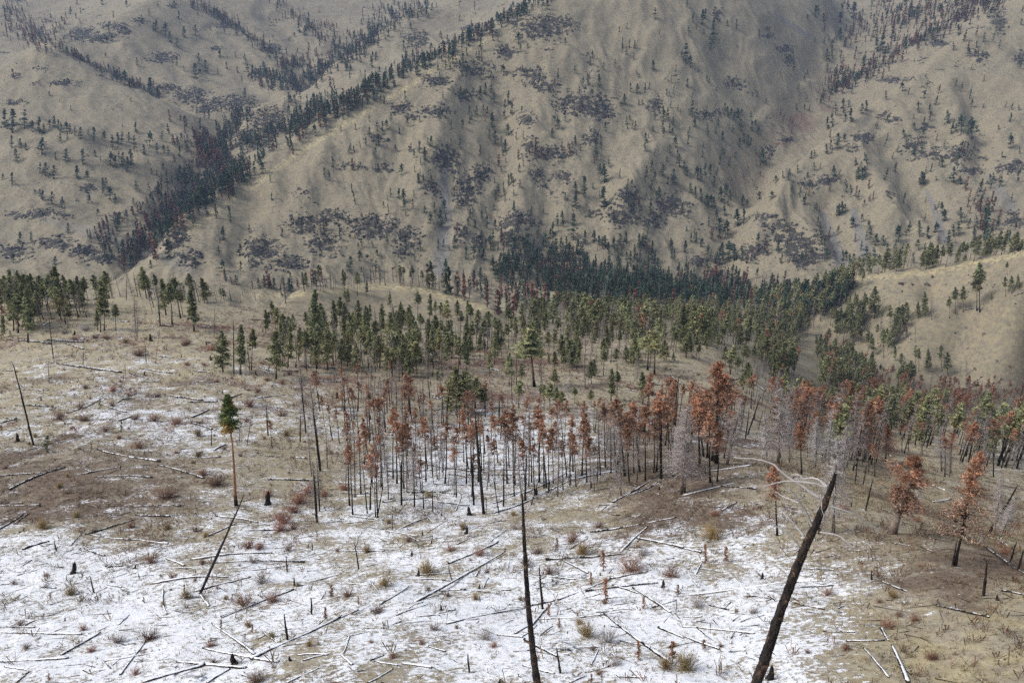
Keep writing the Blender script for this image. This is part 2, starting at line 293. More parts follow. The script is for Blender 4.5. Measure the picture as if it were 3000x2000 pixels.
SNOW, STRAW_CRESTLIGHT, SOIL = [a.astype(np.float32) for a in cover((PX + 25 * N_A).astype(np.float32), (PY + 18 * N_A).astype(np.float32))]
fade = sstep(330, 470, PD)
SOIL = np.clip(SOIL + .4 * NEAR * sstep(.1, .5, fbm(GX / 22, GY / 22, 4, 99)), 0, 1)
SNOW = np.clip((SNOW * .94 + .12 * sstep(1100, 900, PX) * sstep(930, 980, PY) * sstep(1100, 1060, PY) + .12 * sstep(1150, 900, PX) * sstep(1330, 1250, PY) * sstep(1010, 1080, PY)) * (1 - fade) + .10 * N_A * (SNOW > .03), 0, 1); STRAW_CRESTLIGHT = STRAW_CRESTLIGHT * (1 - fade) + 0.32 * fade; SOIL = SOIL * (1 - fade) + 0.12 * fade
for poly in ([(760,868),(1000,854),(1110,838),(1230,848),(1340,880),(1430,907),(1520,947)], [(2480,815),(2620,808),(2750,792),(2870,770),(3000,742)], [(440,760),(720,560),(900,430),(1100,310),(1300,190),(1440,110)]):  # lit edges of the crests, painted in with the pale straw colour
    d, t = seg_dist(PX.astype(np.float32), PY.astype(np.float32), poly); STRAW_CRESTLIGHT = np.maximum(STRAW_CRESTLIGHT, np.exp(-((d - 3) / 8) ** 2) * (PD > 380))
ROCK = np.zeros_like(PX); 
rn = fbm(PX / 22.0, PY / 16.0, 4, 79)
for x, y, a, b in ROCKS:
    ROCK = np.maximum(ROCK, 1.25 - np.sqrt(((PX - x) / a) ** 2 + ((PY - y) / b) ** 2) * 0.95)
SCR = np.zeros_like(PX); BRU = np.zeros_like(PX)
for poly, w, k in SCREE:
    d, t = seg_dist(PX.astype(np.float32), PY.astype(np.float32), poly)
    SCR = np.maximum(SCR, k * np.exp(-(d / (w * (0.6 + 0.7 * t))) ** 2))
for x, y, a, b, k in BRUSH:
    BRU = np.maximum(BRU, k * np.exp(-((PX - x) / a) ** 2 - ((PY - y) / b) ** 2))
BRU = np.clip(BRU + .55 * NEAR * sstep(.05, .5, fbm(GX / 17, GY / 17, 4, 103)) * sstep(1400, 1250, PY), 0, 1)
MT = sstep(520, 600, PD)
ROCK = np.clip(ROCK, 0, 1) * MT + 0.42 * FAR * sstep(0.15, 0.75, fbm(GX / 110, GY / 110, 4, 83))
SCR *= MT
# crags: rock stands out of the slope in broken steps
rk = np.clip(ROCK, 0, 1)
crag = np.abs(fbm(GX / 15.0, GY / 15.0 + RR / 30.0, 4, 89, 0.6))
GZ = GZ + rk * (10.0 * crag * sstep(-0.15, 0.3, fbm(GX / 24, GY / 24, 3, 91)) - 0.4)
PX, PY, PD = project(GX, GY, GZ)

def height(x, y):
    x = np.asarray(x, float); y = np.asarray(y, float)
    fu = (np.arctan2(x, y + 40.0) - GU[0]) / (GU[1] - GU[0]); fv = (np.log(np.hypot(x, y + 40.0)) - GV[0]) / (GV[1] - GV[0])
    i = np.clip(np.floor(fu).astype(int), 0, NU - 2); j = np.clip(np.floor(fv).astype(int), 0, NV - 2)
    a = np.clip(fu - i, 0, 1); b = np.clip(fv - j, 0, 1)
    return (GZ[j, i] * (1 - a) + GZ[j, i + 1] * a) * (1 - b) + (GZ[j + 1, i] * (1 - a) + GZ[j + 1, i + 1] * a) * b
_T = np.exp(np.linspace(math.log(28.0), math.log(3100.0), 1100))
def ground_at(px, py):
    """first point of the ground behind photo pixels: (x, y, z, depth); nan where none"""
    px = np.atleast_1d(np.asarray(px, float)); py = np.atleast_1d(np.asarray(py, float))
    out = np.full((len(px), 4), np.nan)
    for s in range(0, len(px), 400):
        d = ray(px[s:s + 400], py[s:s + 400])
        x = d[:, 0:1] * _T; y = d[:, 1:2] * _T; z = d[:, 2:3] * _T + CAMZ
        below = z < height(x, y)
        hit = below.any(1); k = np.maximum(below.argmax(1), 1)
        lo, hi = _T[k - 1].copy(), _T[k].copy()
        for _ in range(12):
            m = (lo + hi) / 2
            b = d[:, 2] * m + CAMZ < height(d[:, 0] * m, d[:, 1] * m)
            hi = np.where(b, m, hi); lo = np.where(b, lo, m)
        m = (lo + hi) / 2
        r = np.stack([d[:, 0] * m, d[:, 1] * m, height(d[:, 0] * m, d[:, 1] * m), m], -1)
        out[s:s + 400] = np.where(hit[:, None], r, np.nan)
    return out

# ------------------------------------------------------------------ material helpers
def mat(name, rough=0.9):
    m = bpy.data.materials.new(name); m.use_nodes = True
    b = m.node_tree.nodes['Principled BSDF']; b.inputs['Roughness'].default_value = rough
    b.inputs['Specular IOR Level'].default_value = 0.15
    return m, m.node_tree, b
def thin(nt, b, col, k):
    """needles let part of the light through"""
    t = nt.nodes.new('ShaderNodeBsdfTranslucent'); mx = nt.nodes.new('ShaderNodeMixShader'); mx.inputs[0].default_value = k
    nt.links.new(col, t.inputs['Color']); out = nt.nodes['Material Output']
    nt.links.new(b.outputs[0], mx.inputs[1]); nt.links.new(t.outputs[0], mx.inputs[2]); nt.links.new(mx.outputs[0], out.inputs['Surface'])
class N:
    """small node-graph writer"""
    def __init__(s, nt): s.nt = nt
    def _set(s, sock, v):
        if isinstance(v, bpy.types.NodeSocket): s.nt.links.new(v, sock)
        elif v is not None: sock.default_value = v if not (isinstance(v, tuple) and len(v) == 3 and sock.type == 'RGBA') else v + (1.0,)
    def noise(s, vec, scale, detail=4, rough=0.55, out=0):
        n = s.nt.nodes.new('ShaderNodeTexNoise'); n.inputs['Scale'].default_value = scale; n.inputs['Detail'].default_value = detail; n.inputs['Roughness'].default_value = rough
        s._set(n.inputs['Vector'], vec); return n.outputs[out]
    def math(s, op, a, b=None, c=None, clamp=False):
        n = s.nt.nodes.new('ShaderNodeMath'); n.operation = op; n.use_clamp = clamp
        for i, v in enumerate((a, b, c)): s._set(n.inputs[i], v)
        return n.outputs[0]
    def step(s, x, a, b):
        n = s.nt.nodes.new('ShaderNodeMapRange'); n.interpolation_type = 'SMOOTHSTEP'
        for i, v in enumerate((x, a, b)): s._set(n.inputs[i], v)
        return n.outputs[0]
    def mix(s, f, a, b, blend='MIX'):
        n = s.nt.nodes.new('ShaderNodeMix'); n.data_type = 'RGBA'; n.blend_type = blend
        s._set(n.inputs[0], f); s._set(n.inputs[6], a); s._set(n.inputs[7], b); return n.outputs[2]
    def attr(s, name):
        n = s.nt.nodes.new('ShaderNodeAttribute'); n.attribute_name = name; return n
    def sep(s, c):
        n = s.nt.nodes.new('ShaderNodeSeparateXYZ'); s._set(n.inputs[0], c); return n.outputs
    def scale(s, vec, v):
        n = s.nt.nodes.new('ShaderNodeVectorMath'); n.operation = 'MULTIPLY'; s._set(n.inputs[0], vec); n.inputs[1].default_value = v; return n.outputs[0]
    def geo(s): return s.nt.nodes.new('ShaderNodeNewGeometry').outputs
    def coord(s): return s.nt.nodes.new('ShaderNodeTexCoord').outputs['Object']
    def rnd(s): return s.nt.nodes.new('ShaderNodeObjectInfo').outputs['Random']
    def bump(s, h, dist, strength=0.6):
        n = s.nt.nodes.new('ShaderNodeBump'); n.inputs['Strength'].default_value = strength; n.inputs['Distance'].default_value = dist; s._set(n.inputs['Height'], h); return n.outputs[0]

def ground_material():
    m, nt, b = mat('ground', 0.95); g = N(nt)
    P = g.coord()
    ca = g.sep(g.attr('cover').outputs['Color']); cb = g.sep(g.attr('stone').outputs['Color'])
    snow, straw, soil = ca; rock, scree, brush = cb
    far = g.attr('stone').outputs['Alpha']
    n30 = g.noise(P, 0.03, 6, .6); n3 = g.noise(P, 0.33, 6, .65); n1 = g.noise(P, 1.3, 6, .7); n05 = g.noise(P, 3.3, 5, .7)
    n8 = g.noise(P, 0.12, 6, .65)
    # grass: grey tan, olive and straw (also the painted crest light)
    tan = g.mix(g.step(n30, .38, .62), (.168, .149, .114), (.136, .124, .098))
    tan = g.mix(g.step(n8, .42, .66), tan, (.198, .166, .120))
    near_grass = g.mix(g.step(n1, .35, .65), (.20, .172, .13), (.295, .26, .20))
    near_grass = g.mix(g.step(n05, .45, .7), near_grass, (.34, .295, .215))
    grass = g.mix(far, near_grass, tan)
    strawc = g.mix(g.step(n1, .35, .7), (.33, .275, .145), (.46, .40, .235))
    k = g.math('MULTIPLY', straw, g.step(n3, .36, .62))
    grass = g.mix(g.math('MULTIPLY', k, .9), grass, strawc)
    soilc = g.mix(g.step(n1, .35, .68), (.075, .056, .045), (.155, .108, .080))
    k = g.step(g.math('ADD', soil, g.math('MULTIPLY', g.math('SUBTRACT', n3, .5), 1.3)), .25, .75)
    grass = g.mix(g.math('MULTIPLY', k, .85), grass, soilc)
    # low leafless brush
    k = g.step(g.math('ADD', brush, g.math('MULTIPLY', g.math('SUBTRACT', n8, .5), 1.6)), .42, .8)
    grass = g.mix(g.math('MULTIPLY', k, .6), grass, g.mix(g.step(n3, .4, .65), (.16, .075, .05), (.15, .12, .115)))
    # dark specks: sagebrush and stones on the far slopes, charcoal near by
    v = nt.nodes.new('ShaderNodeTexVoronoi'); v.inputs['Scale'].default_value = 0.16; nt.links.new(P, v.inputs['Vector'])
    speck = g.math('MULTIPLY', g.step(v.outputs['Distance'], .30, .12), g.step(n30, .46, .6))
    grass = g.mix(g.math('MULTIPLY', g.math('MULTIPLY', speck, far), .65), grass, (.085, .08, .065))
    # scree and rock
    scr = g.step(g.math('ADD', scree, g.math('MULTIPLY', g.math('SUBTRACT', n3, .5), .8)), .3, .7)
    grass = g.mix(g.math('MULTIPLY', scr, .85), grass, g.mix(g.step(n3, .38, .64), (.115, .112, .105), (.19, .18, .165)))
    PR = g.scale(P, (1.0, 1.0, 1.7))
    r8 = g.noise(PR, 0.10, 5, .60); r2 = g.noise(PR, 0.42, 5, .72)
    rk = g.math('ADD', g.math('MULTIPLY', rock, 0.86), g.math('MULTIPLY', g.math('SUBTRACT', r8, .5), 3.4))
    rk = g.step(rk, .58, .72)
    rockc = g.mix(g.step(r2, .34, .62), (.020, .018, .015), (.082, .075, .064))
    col = g.mix(rk, grass, rockc)
    # snow lies in patches, thinnest where grass stands through it
    sn = g.noise(g.scale(P, (1.0, 1.35, 1.0)), 1.9, 7, .78); sb = g.noise(P, 0.20, 6, .68)
    s_ = g.math('ADD', g.math('MULTIPLY', g.math('SUBTRACT', sn, .5), 3.9), g.math('MULTIPLY', g.math('SUBTRACT', sb, .5), 2.6))
    s_ = g.math('ADD', s_, g.math('SUBTRACT', g.math('MULTIPLY', snow, 1.75), 1.02))
    sf = g.math('MULTIPLY', g.step(s_, -.08, .20), g.step(snow, .01, .06))
    snowc = g.mix(g.step(n05, .3, .7), (.55, .57, .60), (.78, .79, .81))
    col = g.mix(sf, col, snowc)
    nt.links.new(col, b.inputs['Base Color'])
    h = g.math('ADD', g.math('MULTIPLY', n1, .35), g.math('MULTIPLY', sf, .10))
    h = g.math('ADD', h, g.math('MULTIPLY', g.math('MULTIPLY', r2, rk), 6.0))
    h = g.math('ADD', h, g.math('MULTIPLY', g.math('MULTIPLY', n3, far), 1.2))
    nt.links.new(g.bump(h, 0.6, 0.5), b.inputs['Normal'])
    return m
GROUND = ground_material()
# vertex normals of the whole sheet, so the pieces meet without a seam
def grid_normals():
    p = np.stack([GX, GY, GZ], -1)
    du = np.empty_like(p); dv = np.empty_like(p)
    du[:, 1:-1] = p[:, 2:] - p[:, :-2]; du[:, 0] = p[:, 1] - p[:, 0]; du[:, -1] = p[:, -1] - p[:, -2]
    dv[1:-1] = p[2:] - p[:-2]; dv[0] = p[1] - p[0]; dv[-1] = p[-1] - p[-2]
    n = np.cross(du, dv); n /= np.linalg.norm(n, axis=-1, keepdims=True)
    return n * np.sign(n[..., 2:3])
GN = grid_normals()
def grid_mesh(name, r0, r1):
    rows = r1 - r0 + 1
    co = np.stack([GX[r0:r1 + 1], GY[r0:r1 + 1], GZ[r0:r1 + 1]], -1).reshape(-1, 3).astype(np.float32)
    i = np.arange((rows - 1) * (NU - 1)); a = (i // (NU - 1)) * NU + i % (NU - 1)
    q = np.stack([a, a + NU, a + NU + 1, a + 1], -1)[:, ::-1].astype(np.int32)
    me = bpy.data.meshes.new(name)
    me.vertices.add(len(co)); me.vertices.foreach_set('co', co.ravel())
    me.loops.add(q.size); me.loops.foreach_set('vertex_index', q.ravel())
    me.polygons.add(len(q)); me.polygons.foreach_set('loop_start', np.arange(0, q.size, 4, dtype=np.int32))
    me.polygons.foreach_set('use_smooth', np.ones(len(q), bool))
    me.update()
    me.normals_split_custom_set_from_vertices(GN[r0:r1 + 1].reshape(-1, 3).tolist())
    for nm, ch in (('cover', (SNOW, STRAW_CRESTLIGHT, SOIL, np.ones_like(SNOW))), ('stone', (ROCK, SCR, BRU, sstep(330, 520, PD)))):
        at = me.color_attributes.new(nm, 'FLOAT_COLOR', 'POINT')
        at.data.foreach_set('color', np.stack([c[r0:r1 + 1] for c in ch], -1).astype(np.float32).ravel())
    me.materials.append(GROUND)
    o = bpy.data.objects.new(name, me); C.objects.link(o); o['kind'] = 'structure'
    return o
J1 = int(np.searchsorted(GV, math.log(450))); J2 = int(np.searchsorted(GV, math.log(985)))
grid_mesh('hillside', 0, J1); grid_mesh('valley', J1, J2); grid_mesh('mountains', J2, NV - 1)
# ------------------------------------------------------------------ materials of trees, logs and shrubs
def simple(name, c1, c2, scale, rough=0.9, rnd=0.35, tone=False, c3=None, sat=None):
    m, nt, b = mat(name, rough); g = N(nt)
    n = g.noise(g.coord(), scale, 4, .65)
    col = g.mix(g.step(n, .36, .64), c1, c2)
    if tone:
        t = g.attr('tone').outputs['Color']; tx = g.sep(t)
        col = g.mix(tx[1], col, c3) if c3 else col
        col = g.mix(1.0, col, g.mix(tx[0], (.45, .45, .45), (1.5, 1.5, 1.5)), 'MULTIPLY')
    if rnd:
        r = g.rnd(); col = g.mix(1.0, col, g.mix(r, (1 - rnd,) * 3, (1 + rnd,) * 3), 'MULTIPLY')
        r2 = g.math('FRACT', g.math('MULTIPLY', r, 17.0))
        col = g.mix(g.math('MULTIPLY', r2, .35), col, g.mix(1.0, col, (1.25, .95, .8), 'MULTIPLY'))
    nt.links.new(col, b.inputs['Base Color'])
    if tone: thin(nt, b, col, .22)
    return m
M_PINE = simple('pine_needles', (.165, .19, .095), (.25, .26, .14), .6, tone=True, c3=(.21, .155, .075), rnd=.3)
M_PATCHY = simple('patchy_needles', (.10, .135, .045), (.17, .19, .07), .6, tone=True, c3=(.36, .22, .07), rnd=0)
M_FIR = simple('fir_needles', (.034, .062, .045), (.075, .105, .066), .3, tone=True, c3=(.13, .075, .05), rnd=.35)
M_RUST = simple('scorched_needles', (.275, .135, .078), (.385, .22, .14), .7, tone=True, c3=(.30, .25, .215), rnd=.28)
M_GREYTWIG = simple('bare_twigs', (.225, .205, .20), (.33, .305, .295), 1.2, rnd=.2)
M_CHAR = simple('charred_bark', (.010, .009, .008), (.035, .030, .026), 2.2, rnd=.3)
M_BARK = simple('orange_bark', (.19, .095, .055), (.29, .16, .095), 2.0, rnd=.2)
M_GREYBARK = simple('weathered_wood', (.13, .11, .095), (.24, .21, .185), 1.6, rnd=.3)
M_DKBARK = simple('dark_bark', (.045, .035, .028), (.10, .08, .065), 1.2, rnd=.3)
M_STEM = simple('shrub_stems', (.13, .075, .055), (.21, .14, .105), 2.0, rnd=.35)
M_RSTEM = simple('red_stems', (.165, .078, .055), (.23, .125, .085), 2.0, rnd=.3)
M_OSTEM = simple('olive_stems', (.15, .115, .05), (.25, .19, .09), 2.0, rnd=.3)
M_GREEN = simple('young_needles', (.08, .13, .035), (.14, .18, .06), 2.0, rnd=.25)
def bark_up_material(name, low, high, z0, z1):
    """bark that is charred at the foot and keeps its own colour above (along the trunk's own length)"""
    m, nt, b = mat(name); g = N(nt); P = g.coord()
    n = g.noise(P, 1.6, 4, .65)
    z = g.sep(P)[2]
    f = g.step(g.math('ADD', z, g.math('MULTIPLY', g.math('SUBTRACT', n, .5), 3.0)), z0, z1)
    col = g.mix(f, g.mix(n, (.008, .007, .006), (.035, .028, .022)), g.mix(g.step(n, .35, .65), low, high))
    nt.links.new(col, b.inputs['Base Color']); return m
M_SCORCHED = bark_up_material('scorched_trunk', (.05, .040, .034), (.15, .12, .10), 7.5, 13.0)
M_PONDEROSA = bark_up_material('pine_trunk', (.20, .10, .055), (.31, .17, .10), 0.5, 3.0)
M_PINETRUNK = bark_up_material('dark_pine_trunk', (.09, .065, .045), (.17, .125, .09), 1.0, 5.0)
def log_material(name, wood1, wood2, amount):
    m, nt, b = mat(name); g = N(nt); geo = g.geo(); P = geo[0]
    nz = g.sep(geo[1])[2]
    n = g.noise(P, 1.1, 5, .7); n2 = g.noise(P, 5.0, 4, .7)
    wood = g.mix(g.step(n, .4, .62), wood1, wood2)
    wood = g.mix(g.step(n2, .55, .75), wood, (.10, .065, .045))
    s = g.math('ADD', nz, g.math('MULTIPLY', g.math('SUBTRACT', n, .5), 1.5))
    s = g.math('ADD', s, g.math('MULTIPLY', g.math('SUBTRACT', n2, .5), .5))
    f = g.step(s, 1.0 - amount, 1.15 - amount)
    nt.links.new(g.mix(f, wood, (.80, .82, .85)), b.inputs['Base Color'])
    nt.links.new(g.bump(n2, .05, .8), b.inputs['Normal'])
    return m
M_LOGSNOW = log_material('snowy_log', (.012, .010, .009), (.055, .042, .034), .40)
M_LOGDARK = log_material('charred_log', (.012, .010, .009), (.06, .047, .038), .18)
M_LOGPALE = log_material('pale_log', (.16, .13, .11), (.28, .25, .22), .60)
def hero_bark():
    m, nt, b = mat('burnt_bark', .8); g = N(nt); P = g.coord()
    P2 = g.scale(P, (1.0, 1.0, .35))
    n = g.noise(P2, 5.0, 6, .7); n2 = g.noise(P, 1.4, 5, .65); n3 = g.noise(P, 7.0, 5, .7)
    col = g.mix(g.step(n, .38, .62), (.006, .005, .005), (.030, .024, .020))
    col = g.mix(g.math('MULTIPLY', g.step(n2, .50, .62), g.step(n3, .42, .6)), col, (.15, .088, .058))
    nz = g.sep(g.geo()[1])[2]
    col = g.mix(g.step(g.math('ADD', g.math('MULTIPLY', nz, .5), n3), .98, 1.06), col, (.62, .62, .64))
    nt.links.new(col, b.inputs['Base Color']); nt.links.new(g.bump(n, .06, 1.0), b.inputs['Normal'])
    return m
M_HERO = hero_bark()

# ------------------------------------------------------------------ mesh builder
class MB:
    def __init__(s): s.v = []; s.q = []; s.t = []; s.tone = []; s.n = 0
    def add(s, v, quads=None, tris=None, tone=None):
        v = np.asarray(v, np.float32)
        if quads is not None and len(quads): s.q.append(np.asarray(quads, np.int32) + s.n)
        if tris is not None and len(tris): s.t.append(np.asarray(tris, np.int32) + s.n)
        s.v.append(v); s.tone.append(np.zeros((len(v), 2), np.float32) + 0.5 if tone is None else np.asarray(tone, np.float32)); s.n += len(v)
    def tube(s, path, rad, sides=6, cap=True, rough=0.0, rng=None):
        path = np.asarray(path, float); rad = np.asarray(rad, float); k = len(path)
        tg = np.gradient(path, axis=0); tg /= np.linalg.norm(tg, axis=1, keepdims=True) + 1e-9
        ref = np.array([0, 0, 1.0]) if abs(tg[:, 2]).mean() < 0.85 else np.array([0, 1.0, 0])
        a = np.cross(tg, ref); a /= np.linalg.norm(a, axis=1, keepdims=True); b = np.cross(tg, a)
        an = np.linspace(0, 2 * np.pi, sides, endpoint=False)
        r = rad[:, None] * np.ones(sides)
        if rough: r = r * (1 + rough * rng.normal(size=r.shape))
        v = path[:, None] + r[..., None] * (np.cos(an)[None, :, None] * a[:, None] + np.sin(an)[None, :, None] * b[:, None])
        v = v.reshape(-1, 3)
        i = np.arange((k - 1) * sides); u = i // sides; w = i % sides; w2 = (w + 1) % sides
        q = np.stack([u * sides + w, u * sides + w2, (u + 1) * sides + w2, (u + 1) * sides + w], -1)
        t = []
        if cap:
            v = np.concatenate([v, path[-1:], path[:1]]); c = len(v) - 2
            for j in range(sides):
                t.append(((k - 1) * sides + j, (k - 1) * sides + (j + 1) % sides, c)); t.append((j, c + 1, (j + 1) % sides))
        s.add(v, q, t)
    def leaves(s, cen, size, rng, tone, flat=0.5, long=1.6, dirs=None):
        """one small diamond per centre; flat pulls it towards the horizontal"""
        n = len(cen)
        a = rng.normal(size=(n, 3)); a[:, 2] *= flat
        if dirs is not None: a = a * 0.55 + dirs
        a /= np.linalg.norm(a, axis=1, keepdims=True) + 1e-9
        b = rng.normal(size=(n, 3)); b -= (b * a).sum(1, keepdims=True) * a; b /= np.linalg.norm(b, axis=1, keepdims=True) + 1e-9
        sz = (size * rng.uniform(.6, 1.35, n))[:, None]
        v = np.stack([cen - a * sz * long / 2, cen + b * sz * .5, cen + a * sz * long / 2, cen - b * sz * .5], 1).reshape(-1, 3)
        q = np.arange(n * 4).reshape(-1, 4)
        s.add(v, q, None, np.repeat(tone, 4, axis=0))
    def sticks(s, p0, p1, r, rng):
        """thin three-sided tapered twigs, many at once"""
        n = len(p0); d = p1 - p0; d /= np.linalg.norm(d, axis=1, keepdims=True) + 1e-9
        a = rng.normal(size=(n, 3)); a -= (a * d).sum(1, keepdims=True) * d; a /= np.linalg.norm(a, axis=1, keepdims=True) + 1e-9
        b = np.cross(d, a); r = np.broadcast_to(np.asarray(r, float), (n,))[:, None]
        v = np.stack([p0 + a * r, p0 + (-.5 * a + .87 * b) * r, p0 + (-.5 * a - .87 * b) * r, p1], 1).reshape(-1, 3)
        k = np.arange(n)[:, None] * 4
        t = np.concatenate([k + [0, 1, 3], k + [1, 2, 3], k + [2, 0, 3]])
        s.add(v, None, t)
    def mesh(s, name, mats, smooth=False, mi=None, tone=True):
        me = bpy.data.meshes.new(name); v = np.concatenate(s.v)
        q = np.concatenate(s.q) if s.q else np.zeros((0, 4), np.int32); t = np.concatenate(s.t) if s.t else np.zeros((0, 3), np.int32)
        me.vertices.add(len(v)); me.vertices.foreach_set('co', v.ravel())
        lv = np.concatenate([q.ravel(), t.ravel()]); me.loops.add(len(lv)); me.loops.foreach_set('vertex_index', lv)
        ls = np.concatenate([np.arange(len(q)) * 4, len(q) * 4 + np.arange(len(t)) * 3]).astype(np.int32)
        me.polygons.add(len(ls)); me.polygons.foreach_set('loop_start', ls)
        if smooth: me.polygons.foreach_set('use_smooth', np.ones(len(ls), bool))
        me.update(calc_edges=True)
        for m in (mats if isinstance(mats, (list, tuple)) else [mats]): me.materials.append(m)
        if mi is not None: me.polygons.foreach_set('material_index', mi)
        if tone:
            tn = np.concatenate(s.tone); at = me.color_attributes.new('tone', 'FLOAT_COLOR', 'POINT')
            at.data.foreach_set('color', np.concatenate([tn, np.zeros((len(tn), 1)), np.ones((len(tn), 1))], 1).astype(np.float32).ravel())
        return me
def trunk_path(h, rng, bend=.012, n=8):
    z = np.linspace(0, h, n); p = np.zeros((n, 3)); p[:, 2] = z
    p[1:, 0] = np.cumsum(rng.normal(0, bend * h / n * 2, n - 1)); p[1:, 1] = np.cumsum(rng.normal(0, bend * h / n * 2, n - 1))
    return p
def at_height(path, z):
    return np.stack([np.interp(z, path[:, 2], path[:, 0]), np.interp(z, path[:, 2], path[:, 1]), z], -1)
# all trees are modelled at their own height in metres; (name, trunk mesh, crown mesh, height, look)
def conifer(name, seed, h, base, width, nbr, per, size, profile, leafmat, trunkmat, r0, rust=0.0, patch=0.0, gap=0.25, droop=-.15, sides=7, twig=True, long=1.7, bare=0):
    rng = np.random.default_rng(seed)
    path = trunk_path(h, rng)
    tm = MB(); z = path[:, 2] / h
    tm.tube(path, r0 * (1 - z) ** .75 * .92 + r0 * .05 + r0 * .35 * np.exp(-z * 40), sides)
    cm = MB()
    t = np.sort(rng.uniform(0, 1, nbr) ** .9); zb = h * (base + (1 - base) * t * .99)
    az = rng.uniform(0, 6.283, nbr) + np.arange(nbr) * 2.4
    lob = 1 + gap * np.sin(az * 2 + rng.uniform(0, 6)) + gap * rng.normal(0, .6, nbr)
    L = np.maximum(.12, width * h * profile(t) * np.clip(lob, .35, 1.6))
    p0 = at_height(path, zb); dr = np.stack([np.cos(az), np.sin(az), np.full(nbr, droop) + .45 * t + rng.normal(0, .10, nbr)], -1)
    p1 = p0 + dr * L[:, None]
    if twig: cm.sticks(p0, p0 + dr * (L * .8)[:, None], np.minimum(.03 + .012 * L, .06), rng)
    n = nbr * per; bi = np.repeat(np.arange(nbr), per)
    f = rng.uniform(.12, 1, n) ** .7
    cen = p0[bi] + (p1 - p0)[bi] * f[:, None]
    cen = cen + rng.normal(size=(n, 3)) * (np.array([.16, .16, .10]) * L[bi][:, None] * (.35 + .65 * f[:, None]) + size * .25)
    tone = np.zeros((n, 2)); tone[:, 0] = np.clip(.5 + .28 * rng.normal(size=nbr)[bi] + .15 * rng.normal(size=n), 0, 1)
    if rust: tone[:, 1] = (rng.uniform(size=n) < rust * np.clip(1.8 - 2.2 * t[bi], .1, 1.6)) * rng.uniform(.5, 1, n)
    if patch:
        pn = np.sin(az[bi] + zb[bi] * .9) + .7 * np.sin(zb[bi] * 2.1 + 1.0) + .35 * rng.normal(size=n)
        tone[:, 1] = np.maximum(tone[:, 1], (pn > 1.45 - patch) * rng.uniform(.6, 1, n))
    if bare:
        k = nbr * bare; b2 = np.repeat(np.arange(nbr), bare); f2 = rng.uniform(.15, 1, k); s0 = p0[b2] + (p1 - p0)[b2] * f2[:, None]
        cm.sticks(s0, s0 + ((p1 - p0)[b2] / L[b2][:, None] + rng.normal(0, .7, (k, 3))) * (L[b2] * .45)[:, None], .013, rng)
    cm.leaves(cen, size, rng, tone, .55, long, (p1 - p0)[bi] / (L[bi][:, None]) * .5)
    return tm, cm, (leafmat, trunkmat, h)
ponderosa = lambda t: (.30 + 1.5 * t) * (t < .25) + (t >= .25) * (.70 * np.clip(1 - ((t - .25) / .78) ** 1.9, 0, 1) + .02)
firshape = lambda t: np.clip(1 - t, 0, 1) ** .85 * .95 + .05
narrow = lambda t: np.clip(1 - t ** 1.4, 0, 1) * (.55 + .45 * np.sin(t * 9 + 1)) * .8 + .12
KINDS = {}
def register(kind, look, tm, cm, info, crown_name='crown', both=False):
    leafm, trunkm, h = info; ts = 1 if cm.q else 0        # in a crown the needles are quads, the twigs triangles
    raw = []
    for mb, mm in ((tm, trunkm), (cm, leafm)):
        qq = np.concatenate(mb.q) if mb.q else np.zeros((0, 4), np.int32); tt = np.concatenate(mb.t) if mb.t else np.zeros((0, 3), np.int32)
        c_ = mb is cm and ts
        raw.append((np.concatenate(mb.v), qq, tt, np.concatenate(mb.tone), np.zeros(len(qq), int), np.full(len(tt), 1 if c_ else 0), [mm, trunkm] if c_ else [mm]))
    if both:
        m = MB(); m.v = tm.v + cm.v; m.tone = tm.tone + cm.tone
        m.q = tm.q + [q + tm.n for q in cm.q]; m.t = tm.t + [q + tm.n for q in cm.t]; m.n = tm.n + cm.n
        nq = [len(q) for q in tm.q]; nt_ = [len(q) for q in tm.t]
        mi = np.concatenate([np.ones(sum(nq), np.int32), np.zeros(sum(len(q) for q in cm.q), np.int32), np.ones(sum(nt_), np.int32), np.full(sum(len(q) for q in cm.t), ts, np.int32)])
        me = m.mesh(kind, [leafm, trunkm], mi=mi)
        KINDS.setdefault(kind, []).append(dict(look=look, h=h, parts=[(None, me)], raw=raw))
    else:
        KINDS.setdefault(kind, []).append(dict(look=look, h=h, parts=[('trunk', tm.mesh('trunk', trunkm, smooth=True)), (crown_name, cm.mesh(crown_name, [leafm, trunkm] if ts else leafm, mi=np.concatenate([np.zeros(sum(len(a) for a in cm.q), np.int32), np.full(sum(len(a) for a in cm.t), ts, np.int32)])))], raw=raw))
# green pines of the near and middle ground
for i, (look, base, width, nbr, gap, rust) in enumerate([
    ('slender', .42, .15, 74, .3, .04), ('full', .30, .20, 92, .25, .03), ('thin', .50, .13, 52, .45, .10),
    ('bushy', .18, .21, 100, .25, .02), ('browning', .35, .17, 80, .3, .55), ('narrow', .25, .12, 80, .3, .03), ('ragged', .38, .19, 58, .55, .12)]):
    register('pine_tree', look, *conifer('pine', 100 + i, 14.0, base, width, nbr, 15, .40, ponderosa if i % 2 == 0 else (lambda t: firshape(t) * .8 + .1 * (t < .8)), M_PINE, M_PINETRUNK, .19, rust=rust, gap=gap, long=2.0))
register('tall_pine', 'patchy', *conifer('tallpine', 140, 17.0, .60, .078, 150, 34, .18, lambda t: ponderosa(t) * .85 + .18 * np.sin(t * 7.5 + .6) ** 2 * (t < .9), M_PATCHY, M_PONDEROSA, .21, patch=.75, gap=.3, sides=12, long=2.4))
